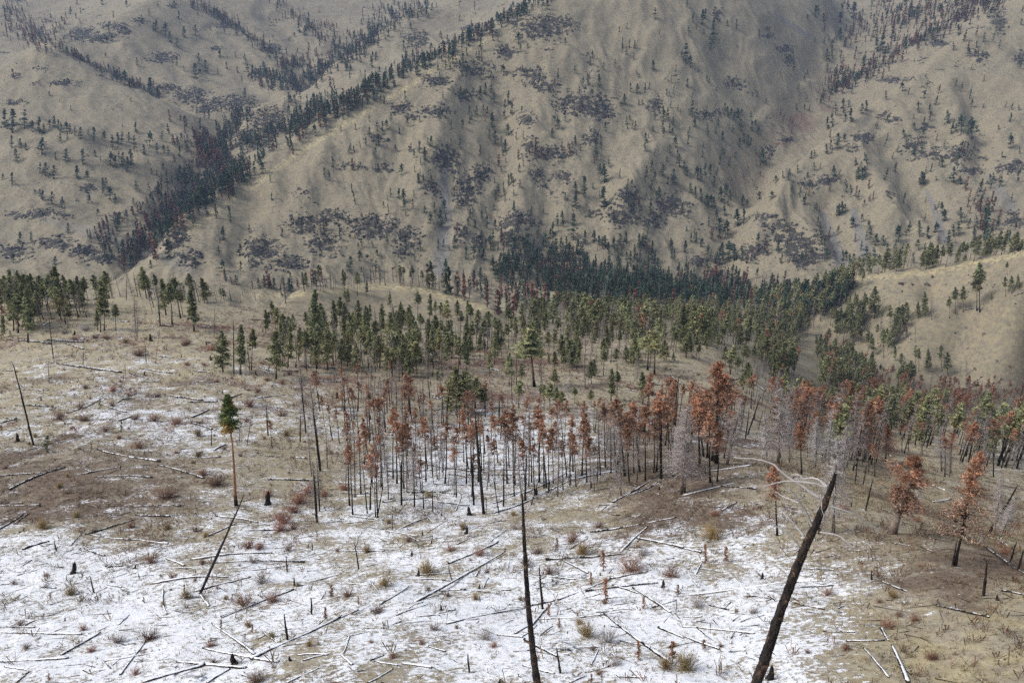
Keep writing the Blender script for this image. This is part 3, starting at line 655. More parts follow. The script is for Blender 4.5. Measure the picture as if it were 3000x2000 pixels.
# rust-needled scorched pines: black trunk, thin crown high up
for i, (look, base, width, nbr, per, gap) in enumerate([('thin', .60, .10, 44, 7, .5), ('tufted', .66, .11, 40, 9, .4), ('wispy', .55, .09, 36, 6, .6), ('leafier', .52, .13, 60, 9, .4), ('sparse', .62, .08, 28, 6, .6)]):
    register('scorched_pine', look, *conifer('rust', 200 + i, 15.0, base, width * 1.12, nbr, per * 5, .13, ponderosa, M_RUST, M_SCORCHED, .17, rust=.55, gap=gap, long=3.4, bare=7))
for i, (look, base, width) in enumerate([('broad', .30, .19), ('full', .36, .17)]):
    register('red_pine', look, *conifer('red', 220 + i, 17.0, base, width, 150, 32, .135, ponderosa if i else firshape, M_RUST, M_SCORCHED, .24, rust=.5, gap=.5, sides=10, long=3.4, bare=12))
register('leaning_red_pine', 'squat', *conifer('lred', 225, 10.0, .32, .30, 58, 125, .11, lambda t: np.sin(np.clip(t * .93 + .12, 0, 1) * 3.14) ** .7 * .62, M_RUST, M_GREYBARK, .42, rust=.40, gap=.45, sides=12, long=3.6, bare=7))
# dead pines with fine grey branches
def dead_tree(seed, h, base, width, nbr, per, r0, tmat):      # bare, fire-killed
    rng = np.random.default_rng(seed); path = trunk_path(h, rng); tm = MB(); z = path[:, 2] / h
    tm.tube(path, r0 * (1 - z) ** .8 * .95 + .012, 7)
    cm = MB(); t = rng.uniform(0, 1, nbr); zb = h * (base + (1 - base) * t * .98); az = rng.uniform(0, 6.283, nbr)
    L = np.maximum(.3, width * h * (firshape(t) * .75 + .12) * rng.uniform(.5, 1.25, nbr)); p0 = at_height(path, zb)
    dr = np.stack([np.cos(az), np.sin(az), rng.normal(.10, .25, nbr)], -1); p1 = p0 + dr * L[:, None]; p1[:, 2] -= .05 * L
    cm.sticks(p0, p1, .022 + .008 * L, rng)
    n = nbr * per; bi = np.repeat(np.arange(nbr), per); f = rng.uniform(.25, 1, n)
    q0 = p0[bi] + (p1 - p0)[bi] * f[:, None]; d2 = (p1 - p0)[bi] / L[bi][:, None] + rng.normal(size=(n, 3)) * .75
    cm.sticks(q0, q0 + d2 * (L[bi] * .38 * (1.1 - f))[:, None] + 1e-4, .014, rng)
    q1 = q0 + d2 * (L[bi] * .25 * (1.1 - f))[:, None]
    cm.sticks(q1, q1 + rng.normal(size=(n, 3)) * (.16 * L[bi])[:, None] + 1e-4, .010, rng)
    return tm, cm, (M_GREYTWIG, tmat, h)
for i, (look, base, width, nbr, tmat) in enumerate([('fine', .28, .13, 110, M_SCORCHED), ('sparse', .35, .10, 60, M_SCORCHED), ('fuzzy', .22, .16, 150, M_GREYBARK), ('dark', .40, .12, 90, M_SCORCHED)]):
    register('dead_pine', look, *dead_tree(300 + i, 14.0, base, width, nbr, 9, .13, tmat), crown_name='branches')
def big_dead(seed):
    rng = np.random.default_rng(seed); h = 14.0; path = trunk_path(h, rng); tm = MB(); z = path[:, 2] / h
    tm.tube(path, .20 * (1 - z) ** .8 * .95 + .012, 9); cm = MB(); nbr = 150; t = rng.uniform(0, 1, nbr) ** .9; zb = h * (.22 + .77 * t); az = rng.uniform(0, 6.283, nbr)
    L = np.maximum(.4, .19 * h * (firshape(t) * .8 + .12) * rng.uniform(.45, 1.25, nbr)); p0 = at_height(path, zb)
    dr = np.stack([np.cos(az), np.sin(az), rng.normal(.05, .25, nbr)], -1); p1 = p0 + dr * L[:, None]; cm.sticks(p0, p1, .030 + .010 * L, rng)
    n = nbr * 12; bi = np.repeat(np.arange(nbr), 12); f = rng.uniform(.2, 1, n); q0 = p0[bi] + (p1 - p0)[bi] * f[:, None]
    d2 = (p1 - p0)[bi] / L[bi][:, None] * .8 + rng.normal(size=(n, 3)) * .7; cm.sticks(q0, q0 + d2 * (L[bi] * .36 * (1.15 - f))[:, None] + 1e-4, .020, rng)
    q1 = q0 + d2 * (L[bi] * .2)[:, None]; cm.sticks(q1, q1 + rng.normal(size=(n, 3)) * (.15 * L[bi])[:, None] + 1e-4, .014, rng)
    return tm, cm, (M_PALETWIG, M_GREYBARK, h)
M_PALETWIG = simple('pale_bare_twigs', (.30, .285, .28), (.41, .395, .39), 1.2, rnd=.2)
for i, look in enumerate(('twiggy', 'tangled')): register('tall_dead_pine', look, *big_dead(340 + i), crown_name='branches')
# conifers of the far slopes: one mesh each
for i, (look, base, width, nbr, per, gap) in enumerate([('narrow', .06, .13, 44, 7, .3), ('conical', .03, .18, 50, 8, .25), ('spindly', .12, .10, 36, 6, .4), ('broad', .10, .20, 46, 8, .45), ('ragged', .16, .15, 34, 7, .6), ('stubby', .05, .24, 40, 8, .4)]):
    register('fir_tree', look, *conifer('fir', 400 + i, 18.0, base, width, nbr, per, .80, firshape, M_FIR, M_DKBARK, .25, rust=.03, gap=gap, sides=4, twig=False), both=True)
M_FARRUST = simple('far_scorched_needles', (.10, .045, .036), (.17, .08, .06), .3, tone=True, c3=(.10, .075, .065), rnd=.3)
for i, (look, width) in enumerate([('narrow', .12), ('thin', .10)]):
    register('red_fir', look, *conifer('redfir', 420 + i, 17.0, .10, width, 24, 5, 1.05, firshape, M_FARRUST, M_DKBARK, .25, rust=.4, gap=.3, sides=4, twig=False), both=True)
def far_grey(seed):
    rng = np.random.default_rng(seed); h = 16.0; tm = MB(); path = trunk_path(h, rng, n=4); tm.tube(path, [.22, .18, .12, .03], 4)
    cm = MB(); n = 60; t = rng.uniform(0, 1, n); p0 = at_height(path, h * (.15 + .83 * t)); az = rng.uniform(0, 6.283, n); L = .13 * h * (1.1 - t)
    cm.sticks(p0, p0 + np.stack([np.cos(az), np.sin(az), rng.normal(0, .3, n)], -1) * L[:, None], .09, rng)
    return tm, cm, (M_GREYTWIG, M_GREYBARK, h)
register('grey_fir', 'bare', *far_grey(430), both=True)
# burnt poles
def snag(seed, h, r, jag=.5, stubs=5, tmat=M_CHAR, hero=False, sides=8):
    rng = np.random.default_rng(seed); n = 14
    path = trunk_path(h, rng, .010, n); z = path[:, 2] / h
    b = MB(); rad = r * (1 - .62 * z) * (1 + .10 * rng.normal(size=n)); rad[-1] *= .35; path[-1, :2] += rng.normal(0, r * .3, 2)
    b.tube(path, rad, sides, True, .06, rng)
    k = stubs
    if k:
        zb = rng.uniform(.3, .95, k) * h; az = rng.uniform(0, 6.283, k); p0 = at_height(path, zb)
        L = rng.uniform(.2, .8, k) * min(1.0, h * .12)
        b.sticks(p0, p0 + np.stack([np.cos(az), np.sin(az), rng.normal(.15, .3, k)], -1) * L[:, None], r * .22, rng)
    return b.mesh('snag', tmat, smooth=False)
for i, (look, h, r, st, tm_) in enumerate([('straight', 8.0, .16, 4, M_CHAR), ('knobbly', 8.0, .19, 9, M_CHAR), ('thin', 8.0, .10, 3, M_CHAR), ('grey', 8.0, .13, 12, M_GREYBARK)]):
    KINDS.setdefault('burnt_snag', []).append(dict(look=look, h=h, parts=[(None, snag(500 + i, h, r, .5, st, tm_))]))
def stump(seed):
    rng = np.random.default_rng(seed); b = MB(); h = 1.5; n = 6
    path = np.zeros((n, 3)); path[:, 2] = np.linspace(0, h, n); path[:, :2] += np.cumsum(rng.normal(0, .03, (n, 2)), 0)
    b.tube(path, np.array([.34, .24, .21, .19, .15, .03]) * (1 + .1 * rng.normal(size=n)), 9, True, .10, rng)
    k = 6; az = rng.uniform(0, 6.283, k); p0 = np.zeros((k, 3)); p0[:, 2] = .12
    b.sticks(p0, np.stack([np.cos(az) * .7, np.sin(az) * .7, np.full(k, -.08)], -1), .09, rng)
    return b.mesh('stump', M_CHAR)
for i, look in enumerate(('pointed', 'split', 'crooked')):
    KINDS.setdefault('charred_stump', []).append(dict(look=look, h=1.5, parts=[(None, stump(520 + i))]))
# shrubs and seedlings
def shrub(seed, n, h, spread, m, r=.012):
    rng = np.random.default_rng(seed); b = MB(); az = rng.uniform(0, 6.283, n); el = rng.uniform(.25, 1.35, n)
    p0 = rng.normal(0, .10 * spread, (n, 3)); p0[:, 2] = 0
    L = h * rng.uniform(.55, 1.1, n); d = np.stack([np.cos(az) * np.cos(el) * spread, np.sin(az) * np.cos(el) * spread, np.sin(el)], -1)
    p1 = p0 + d * (L * .6)[:, None]; b.sticks(p0, p1, r * 1.3, rng)
    bi = np.repeat(np.arange(n), 4); f = rng.uniform(.3, .95, 4 * n); q = p0[bi] + (p1 - p0)[bi] * f[:, None]
    b.sticks(q, q + (d[bi] * .7 + rng.normal(size=(4 * n, 3)) * .38 + [0, 0, .25]) * (L[bi] * .5)[:, None], r * .8, rng)
    return b.mesh('shrub', m)
for i, (look, n, h, sp, m) in enumerate([('brown', 70, 1.5, 1.0, M_STEM), ('dun', 90, 1.4, 1.2, M_STEM), ('russet', 80, 1.4, .9, M_RSTEM), ('olive', 90, 1.5, .8, M_OSTEM), ('grey', 80, 1.5, 1.1, M_GREYTWIG)]):
    KINDS.setdefault('bare_shrub', []).append(dict(look=look, h=1.5, parts=[(None, shrub(540 + i, n, h, sp, m))]))
def seedling(seed, m, h=1.8, w=.28):
    return conifer('seed', seed, h, .08, w, 46, 14, .045, firshape, m, M_DKBARK, .025, gap=.4, sides=5, long=3.6, rust=.3 if m is M_RUST else 0)
for i, look in enumerate(('rusty', 'thin rusty')):
    register('dead_sapling', look, *seedling(560 + i, M_RUST, 1.8, .24 - .06 * i), both=True)
register('green_sapling', 'bright green', *seedling(570, M_GREEN, 2.0, .26), both=True)
# ------------------------------------------------------------------ placing things
ITEMS = []                               # every wish: kind, base, axis vector, region, extra
def unproj_top(base, tx, ty):
    """the point above photo pixel (tx, ty) on the upright plane through base that faces the camera"""
    r = ray(tx, ty); h = np.hypot(base[0], base[1]); n = np.array([base[0], base[1]]) / h
    k = h / (r[..., 0] * n[0] + r[..., 1] * n[1])
    return np.array([r[..., 0] * k, r[..., 1] * k, r[..., 2] * k + CAMZ])
Zs = {1: (0, 0, 1.96), 2: (1000, 0, 1.96), 3: (2000, 0, 1.96), 4: (0, 700, 2.24), 5: (1000, 700, 2.24), 6: (2000, 700, 2.24), 7: (0, 1300, 2.24), 8: (1000, 1300, 2.24), 9: (2000, 1300, 2.24), 10: (1900, 1000, 3.485), 11: (500, 1050, 3.485), 12: (0, 0, 2352 / 3000)}
def q(z, x, y): a, b, s = Zs[z]; return a + x / s, b + y / s
rng = np.random.default_rng(7); R_ = random.Random(7)
def want(kind, base_px, top_px, region, variant=None, wf=1.0, look=None):
    g = ground_at(*base_px)[0]
    if np.isnan(g[0]): return
    b = g[:3]; ax = unproj_top(b, *top_px) - b
    ITEMS.append(dict(kind=kind, base=b, axis=ax, region=region, var=variant, wf=wf, look=look, px=base_px, d=g[3]))
def want_h(kind, b, h, region, variant=None, wf=1.0, lean=.03):
    ax = np.array([rng.normal(0, lean), rng.normal(0, lean), 1.0]); ax = ax / np.linalg.norm(ax) * h
    px, py, d = project(b[0], b[1], b[2])
    ITEMS.append(dict(kind=kind, base=np.asarray(b[:3], float), axis=ax, region=region, var=variant, wf=wf, look=None, px=(float(px), float(py)), d=float(d)))
def in_poly(x, y, poly):
    c = np.zeros(len(x), bool); j = len(poly) - 1
    for i in range(len(poly)):
        xi, yi = poly[i]; xj, yj = poly[j]
        c ^= ((yi > y) != (yj > y)) & (x < (xj - xi) * (y - yi) / (yj - yi + 1e-9) + xi); j = i
    return c
def fill(poly, n, weights, hr, region, z=12, lean=.03, gap=0.0, wf=1.0):
    """n things scattered over the ground that shows inside a polygon"""
    P = [q(z, *p) for p in poly]; xs = [p[0] for p in P]; ys = [p[1] for p in P]
    x = rng.uniform(min(xs), max(xs), n * 12); y = rng.uniform(min(ys), max(ys), n * 12); k = in_poly(x, y, P); x, y = x[k], y[k]
    if gap: kk = vnoise(x / gap, y / gap, 97) > -.12; x, y = x[kk], y[kk]
    x, y = x[:n], y[:n]; g = ground_at(x, y)
    ks = list(weights); ws = np.array([weights[k] for k in ks], float); ws /= ws.sum()
    for gg in g:
        if np.isnan(gg[0]): continue
        kd = ks[rng.choice(len(ks), p=ws)]
        want_h(kd, gg[:3], rng.uniform(*hr) * (.75 if kd == 'burnt_snag' else 1), region, lean=lean, wf=wf * rng.uniform(.85, 1.2))
def strip(poly, width, n, weights, hr, region):
    """trees along a polyline in the photo"""
    P = np.array(poly, float); seg = np.hypot(*np.diff(P, axis=0).T); cum = np.concatenate([[0], np.cumsum(seg)]); t = rng.uniform(0, cum[-1], n)
    x = np.interp(t, cum, P[:, 0]) + rng.standard_t(3, n) * width * .8; y = np.interp(t, cum, P[:, 1]) + rng.standard_t(3, n) * width * .62
    ks = list(weights); ws = np.array([weights[k] for k in ks], float); ws /= ws.sum()
    for gg in ground_at(x, y):
        if not np.isnan(gg[0]): want_h(ks[rng.choice(len(ks), p=ws)], gg[:3], rng.uniform(*hr) * rng.choice([.55, .8, 1.0, 1.1]), region, lean=.015, wf=rng.uniform(1.05, 1.5))
def behind(poly, back, n, weights, hr, region):
    """trees on the ground just behind a crest: photo polyline of the crest, metres further"""
    P = np.array([q(12, *p) for p in poly], float); t = rng.uniform(0, len(P) - 1, n)
    x = np.interp(t, np.arange(len(P)), P[:, 0]); y = np.interp(t, np.arange(len(P)), P[:, 1]) + 4
    ks = list(weights); ws = np.array([weights[k] for k in ks], float); ws /= ws.sum()
    for gg in ground_at(x, y):
        if np.isnan(gg[0]): continue
        h = np.hypot(gg[0], gg[1]); f = (h + rng.uniform(*back)) / h; X, Y = gg[0] * f, gg[1] * f
        kd = ks[rng.choice(len(ks), p=ws)]
        want_h(kd, (X, Y, float(height(X, Y))), rng.uniform(*hr), region)
def trees(z, kind, rows, region, wf=1.0, variant=None):
    for r in rows:
        if len(r) == 3: x, yb, yt = r; tx = x
        else: x, yb, tx, yt = r
        want(kind, q(z, x, yb), q(z, tx, yt), region, variant, wf)
def firs(z, rows, region, red=()):
    for k, (x, y, h) in enumerate(rows):
        want('red_fir' if (x, y) in red else 'fir_tree', q(z, x, y), q(z, x, y - h), region, wf=1.45 + .4 * ((x * 7 + y * 3) % 10) / 10)
# --- far slopes (zoomed photo pixels: foot x, foot y, height)
firs(1, [(1025,110,50),(855,95,45),(810,125,45),(725,40,40),(650,105,40),(895,180,65),(880,175,50),(950,205,80),(975,245,65),(1015,270,50),(1055,215,65),(1122,205,60),(625,195,50),(642,240,45),(605,330,28),(1015,380,50),(1142,370,65),(1180,415,70),(1120,455,90),(1148,440,50),(1055,408,32),(1250,430,40),(1300,400,45),(1362,420,38),(1262,330,50),(1303,330,20),(1405,560,55),(1568,228,28),(404,85,45),(462,80,35),(441,28,35),(585,30,40),(1000,40,40),(1105,50,45),(1770,130,60),(1715,190,60),(1750,205,60),(1690,215,30),(1708,300,25),(1660,235,20)], 'the far left slopes')
firs(1, [(805,490,45),(860,545,100),(902,565,55),(880,485,30),(752,585,25),(343,590,20),(282,550,28),(407,635,30),(715,490,90),(745,500,55),(670,470,70),(648,465,40),(1035,690,32),(1055,695,32),(1130,660,50),(1175,680,40),(1200,685,60),(1148,740,60),(702,730,22),(778,760,60),(537,810,80),(598,810,60),(505,775,30),(140,740,110),(25,735,110),(70,765,140),(185,760,70),(225,765,95),(250,770,60),(285,735,50),(310,730,65),(335,745,60),(350,760,55),(380,760,65),(400,770,60),(430,780,55),(462,800,70),(345,820,60),(385,805,45),(65,850,75),(115,850,55),(148,865,45),(92,930,75),(240,890,100),(235,860,60),(318,920,45),(378,930,75),(475,950,95),(545,900,40),(578,930,30),(635,950,80),(660,960,70),(730,990,90),(748,950,95),(705,955,80),(682,930,60),(850,940,25),(935,970,40),(870,1000,35),(900,1010,35),(925,1035,40),(955,1010,40),(985,1050,45),(1030,1040,95),(1060,1055,90),(1090,1030,80),(965,895,60),(940,880,50),(900,880,60),(860,840,90),(825,890,60),(770,870,90),(740,820,60),(700,840,80),(675,830,70),(645,860,85),(930,810,55),(1040,810,50),(990,830,60),(1020,840,55),(1030,900,60),(780,1095,60),(865,1160,60),(890,1130,60),(230,1000,65),(260,1015,80),(305,1030,80),(440,1025,75),(500,1035,60),(15,1035,40),(70,1065,75),(230,1130,45),(245,1150,60),(295,1175,75),(355,1195,65),(200,1115,30),(590,1110,90),(630,1145,75),(660,1165,55),(605,1080,60),(510,1170,60),(560,1240,45),(765,1180,45),(855,1195,25),(820,1185,30),(925,1170,70),(950,1190,60),(918,1230,30),(115,1400,70),(178,1390,60),(390,1340,60),(625,1390,55),(765,1385,65),(795,1360,45),(705,1450,75),(760,1530,130),(800,1430,50),(75,1510,60),(315,1520,50)],
 'the left mountain', red=[(378,930,75),(1040,810,50),(925,1170,70),(950,1190,60),(70,765,140),(240,890,100),(245,1150,60)])
firs(1, [(1280,1380,80),(1255,1470,60),(1430,1340,55),(1375,1470,70),(1620,1360,50),(1730,1340,50),(1840,1340,60),(1275,1560,70),(1380,1560,60),(1325,1110,40),(1405,1050,38),(1430,1025,40),(1560,1150,45),(1340,1110,28)], 'the central mountain west spur', red=[(1280,1380,80),(1255,1470,60),(1430,1340,55)])
firs(2, [(1017,250,70),(870,235,30),(900,240,40),(1070,275,30),(930,435,65),(1340,425,50),(1790,405,60),(1802,115,70),(1480,500,75),(1710,445,25),(1660,530,55),(1700,535,55),(1745,515,40),(1870,555,45),(790,330,40),(775,335,40),(555,403,35),(598,400,55),(640,370,90),(625,400,40),(680,395,50),(700,385,80),(720,320,50),(675,460,30),(685,570,70),(705,560,50),(798,575,80),(828,545,70),(860,540,55),(876,590,60),(960,600,80),(940,615,45),(980,660,75),(735,660,50),(775,660,50),(815,660,60),(838,650,40),(695,735,55),(738,710,40),(935,685,55),(865,735,90),(957,780,70),(850,800,60),(885,830,80),(940,870,70),(945,940,35),(680,850,55)],
 'the central mountain upper face', red=[(828,545,70),(1480,500,75)])
firs(2, [(1243,745,70),(1210,790,55),(1343,822,45),(1460,880,90),(1468,920,60),(1485,1000,60),(1510,1050,110),(1535,960,50),(1395,1130,120),(1345,1110,70),(1345,1190,80),(1505,1190,120),(1285,1150,45),(1445,1085,38),(1670,1075,45),(1745,870,50),(1748,820,60),(1780,1090,60),(1750,1140,40),(1745,1040,30),(1810,1150,55),(1825,1130,60),(1775,1230,70),(1715,1260,35),(1790,755,35),(1690,725,32),(1708,605,30),(1730,600,30),(1655,690,30),(1800,690,45),(1610,625,40),(1625,600,60),(1850,700,80),(1875,690,70),(1845,760,60),(1905,720,50),(1900,780,50),(1920,850,70),(1930,920,60),(1940,960,75),(1910,1060,90),(1885,880,50),(1870,930,30),(1845,1010,70),(1875,1060,45),(1425,1250,50),(1160,1225,32)],
 'the central mountain right half', red=[(1460,880,90),(1468,920,60)])
firs(2, [(205,755,60),(235,750,55),(260,745,60),(160,785,55),(140,835,45),(200,840,65),(215,840,70),(450,705,42),(570,655,45),(305,665,25),(515,840,60),(495,830,40),(447,880,70),(478,920,75),(400,870,50),(390,875,40),(45,880,40),(70,870,35),(193,900,55),(335,770,35),(310,870,40),(355,1160,75),(360,1210,60),(370,1240,30),(330,1140,60),(265,1150,28),(478,1220,40),(510,1285,70),(568,1300,100),(590,1220,80),(600,1270,40),(345,1005,70),(440,1055,50),(470,1035,35),(960,1070,70),(980,1050,55),(990,1125,35),(900,1130,70),(935,1120,40),(940,1160,40),(880,1050,35),(1025,1080,50),(918,990,40),(110,960,30),(212,975,35),(245,1030,25)], 'the central mountain left half', red=[(330,1140,60),(345,1005,70)])
firs(2, [(1335,1290,70),(1330,1380,120),(1240,1300,75),(1270,1280,70),(1215,1350,75),(1200,1370,60),(1400,1400,80),(1452,1390,70),(1310,1500,110),(1175,1420,80),(1230,1480,110),(1480,1410,60),(1500,1430,70),(1515,1420,70),(1535,1460,70),(1565,1420,60),(1600,1410,70),(1635,1390,65),(1585,1450,50),(1710,1420,80),(1745,1430,80),(1725,1410,50),(1590,1530,75),(1640,1510,70),(1660,1530,90),(1700,1530,80),(1740,1540,60),(1765,1560,80),(1820,1560,80),(870,1400,80),(850,1400,50),(835,1310,75),(830,1230,45),(770,1310,50),(740,1250,50),(728,1290,40),(875,1205,40),(1070,1450,110),(1060,1400,60),(990,1480,120),(1030,1490,60),(978,1370,50),(1130,1365,45),(870,1555,75),(915,1530,80),(760,1475,70),(715,1490,75),(600,1560,75),(510,1540,50),(620,1440,30),(650,1420,70),(455,1440,38),(205,1470,40),(105,1500,65),(50,1370,40),(200,1560,65),(50,1560,90),(115,1560,30),(420,1500,40),(1360,1460,90),(1385,1470,70)], 'the central mountain foot', red=[(650,1420,70),(50,1560,90)])
firs(2, [(95,630,60),(120,620,60),(150,600,55),(185,580,70),(205,570,60),(225,575,35),(245,580,25),(40,670,45),(10,690,40),(240,530,60),(265,510,60),(300,500,70),(355,450,60),(430,430,50),(480,400,50),(370,320,45),(255,235,35),(200,330,40),(135,455,55),(680,120,35),(770,90,20),(340,210,25),(575,225,35),(610,250,50),(410,320,40)], 'the ridge behind the central mountain')
firs(3, [(35,210,60),(115,145,90),(130,110,60),(60,130,50),(25,45,60),(80,170,25),(122,198,35),(160,290,80),(175,250,110),(180,160,60),(18,360,110),(45,390,75),(88,415,22),(28,500,50),(52,510,20),(138,465,35),(152,480,30),(193,520,25),(310,170,60),(258,150,35),(440,215,45),(485,180,28),(497,180,28),(622,300,28),(634,312,30),(636,360,40),(637,415,60),(700,465,35),(716,430,30),(718,115,35),(655,635,40),(700,630,35),(400,555,22),(430,560,35),(480,600,40),(292,600,25),(830,345,65),(860,340,55),(830,420,55)], 'the slope above the right creek', red=[(440,215,45)])
firs(3, [(245,640,50),(258,670,60),(280,665,45),(298,690,50),(318,680,60),(340,665,40),(335,755,75),(393,700,60),(418,720,35),(400,755,60),(437,775,50),(145,785,60),(165,700,30),(205,720,40),(268,745,35),(290,760,45),(230,805,55),(350,820,60),(375,840,70),(392,830,40),(327,845,55),(118,850,35),(115,905,45),(70,730,55),(55,670,90),(303,910,38),(265,955,35),(462,940,90),(422,950,20),(10,1000,80),(25,1010,60),(85,1035,85),(105,1045,80),(130,1010,75),(160,1000,60),(180,1070,60),(45,1110,60),(75,1140,70),(105,1160,80),(140,1180,70),(165,1190,75),(180,1190,60),(250,1120,70),(220,1160,90),(275,1150,60),(345,1180,60),(370,1185,45),(215,1370,120),(255,1350,90),(195,1260,60),(240,1240,60),(150,1300,60),(315,1300,100),(350,1290,90),(30,1255,40),(25,1190,35),(230,1500,110),(210,1520,100),(265,1490,110),(295,1500,100),(340,1500,90),(145,1560,70)],
 'the creek bank under the central mountain', red=[(220,1160,90),(340,1500,90)])
firs(3, [(905,230,75),(905,130,60),(915,100,80),(950,70,55),(985,110,100),(1035,85,35),(765,100,70),(780,80,50),(810,130,55),(1100,140,60),(1150,310,120),(1115,300,85),(1215,240,60),(1040,380,60),(1585,205,65),(1555,290,50),(1690,275,40),(1945,145,40),(1262,525,55),(1168,575,55),(1112,740,35),(925,650,85),(880,660,70),(955,615,40),(967,700,80),(935,700,50),(1030,655,60),(1055,640,65),(833,740,70),(860,730,80),(930,815,50),(892,860,95),(850,860,60),(825,885,60),(740,910,45),(757,900,40)], 'the ridge above the right creek')
firs(3, [(1355,650,65),(1420,660,65),(1327,685,30),(1330,750,50),(1270,790,50),(1520,710,75),(1600,760,105),(1570,760,50),(1660,800,130),(1725,620,25),(1930,635,35),(1815,745,28),(1885,855,90),(1935,885,40),(1835,905,35),(1740,925,35),(1675,860,35),(1285,855,30),(1045,925,50),(1055,940,55),(1010,1030,70),(1030,1035,75),(1000,1030,50),(1045,1020,70),(995,950,40),(870,1015,65),(660,995,50),(575,1025,45),(605,1035,40),(535,1050,45),(615,1000,30),(755,980,50),(718,1020,35),(628,1100,40),(440,1145,45),(512,1145,50),(905,1055,30),(965,1090,30),(900,1230,60),(915,1225,70),(890,1240,60),(935,1220,50),(770,1210,45),(788,1215,25),(1375,1060,75),(1385,1060,70),(1360,1060,40),(1555,1050,90),(1595,1060,50),(1455,1040,30),(1490,960,60),(1765,1060,60),(1785,1040,50),(1490,1230,70),(1505,1270,70),(1450,1205,30),(1600,1280,90),(1585,1350,80),(1555,1360,70),(1530,1400,80),(1690,1310,70),(1675,1380,70),(1730,1380,75),(1740,1310,120),(1305,1305,35),(1360,1360,95),(1410,1370,75),(1240,1390,100),(1175,1440,45),(1105,1410,60),(1115,1390,50),(1155,1410,60),(1070,1310,50),(975,1310,70),(790,1330,60),(795,1400,70),(815,1410,40),(828,1490,65),(920,1500,65),(940,1500,65),(960,1520,65),(980,1530,75),(1055,1510,95),(1100,1510,90),(1130,1515,55),(1355,1440,65),(1325,1510,60),(1470,1400,45),(1465,1330,50),(1535,1470,60),(1405,1500,60),(1880,1390,70)],
 'the right mountain', red=[(1740,1310,120),(1570,760,50),(1530,1400,80),(1520,710,75)])
GREEN = {'fir_tree': 8, 'red_fir': 1.2, 'grey_fir': 1}; MIXED = {'fir_tree': 4, 'red_fir': 5, 'grey_fir': 1}; REDS = {'red_fir': 7, 'fir_tree': 1.5, 'grey_fir': 1}
CR = 'the wooded creeks of the far slopes'
strip([(740,225),(820,240),(870,262),(905,235),(960,205),(1070,125),(1160,55),(1260,15)], 20, 419, GREEN, (16, 26), CR)
strip([(816,204),(880,180),(960,160)], 14, 66, REDS, (14, 22), CR)
strip([(1000,180),(1077,120),(1110,60),(1130,10)], 22, 132, MIXED, (14, 22), CR)
strip([(1000,325),(1051,290),(1168,205),(1286,168),(1388,115),(1469,66),(1520,38),(1605,2)], 12, 287, GREEN, (15, 24), CR)
strip([(850,390),(900,345),(960,320),(1010,290)], 26, 198, GREEN, (16, 24), CR)
strip([(720,330),(680,375),(645,420),(640,455)], 16, 154, GREEN, (15, 24), CR)
strip([(690,490),(670,520),(620,555),(560,595),(540,610)], 24, 287, GREEN, (16, 25), CR)
strip([(570,405),(610,450),(645,475),(600,480)], 22, 176, REDS, (15, 22), CR)
strip([(480,610),(520,635),(500,650),(450,680)], 18, 98, REDS, (14, 20), CR)
strip([(450,680),(400,740),(380,780),(420,700)], 22, 66, MIXED, (16, 26), CR)
strip([(150,135),(245,180),(306,210),(390,250),(470,280)], 6, 132, MIXED, (12, 19), CR)
strip([(0,15),(60,60),(100,105),(145,135)], 22, 198, REDS, (14, 20), CR)
strip([(30,90),(60,115)], 22, 29, REDS, (14, 20), CR); strip([(175,60),(190,85)], 14, 22, MIXED, (14, 20), CR)
strip([(566,8),(638,48),(714,100),(786,150),(867,202)], 9, 187, {'red_fir': 4, 'fir_tree': 4}, (13, 21), CR)
strip([(811,12),(880,60),(949,120),(998,155)], 12, 132, MIXED, (13, 20), CR); strip([(960,70),(985,110)], 10, 29, REDS, (14, 20), CR)
strip([(2570,8),(2640,30),(2720,30),(2850,2)], 34, 265, MIXED, (15, 22), CR); strip([(2560,110),(2610,75),(2690,60)], 22, 110, MIXED, (15, 22), CR)
strip([(2930,0),(2786,66),(2714,112),(2638,148),(2536,214),(2434,272)], 15, 397, {'red_fir': 5, 'fir_tree': 3, 'grey_fir': 1}, (14, 22), CR)
strip([(2440,130),(2500,90),(2540,60)], 30, 66, MIXED, (14, 22), CR)
strip([(2480,190),(2440,240),(2410,290),(2395,300)], 14, 57, MIXED, (12, 18), CR)
strip([(2330,340),(2260,430),(2220,500)], 22, 74, {'grey_fir': 4, 'red_fir': 2}, (8, 14), CR)
strip([(1420,450),(1450,470),(1740,440),(1760,520)], 14, 29, {'red_fir': 3, 'grey_fir': 2}, (14, 20), CR)
strip([(2850,560),(2890,640),(2870,700)], 22, 57, {'red_fir': 3, 'fir_tree': 2, 'grey_fir': 2}, (14, 20), CR)
strip([(2080,830),(2130,820),(2180,850)], 20, 88, {'red_fir': 4, 'grey_fir': 3, 'fir_tree': 2}, (12, 18), CR)
strip([(640,820),(720,840),(840,850),(960,830)], 10, 57, {'grey_fir': 3, 'red_fir': 2, 'fir_tree': 1}, (12, 18), CR)
VF = 'the valley forest below the central mountain'
fill([(1150,655),(1130,625),(1200,600),(1300,592),(1450,635),(1600,652),(1250,668)], 170, GREEN, (16, 25), VF)
fill([(1250,660),(1460,645),(1640,668),(1780,690),(1760,712),(1500,712),(1320,700)], 420, {'fir_tree': 9, 'red_fir': .5, 'grey_fir': .8}, (17, 26), VF)
fill([(960,665),(1050,640),(1160,655),(1260,690),(1300,706),(1190,742),(1080,700)], 60, MIXED, (13, 20), VF)
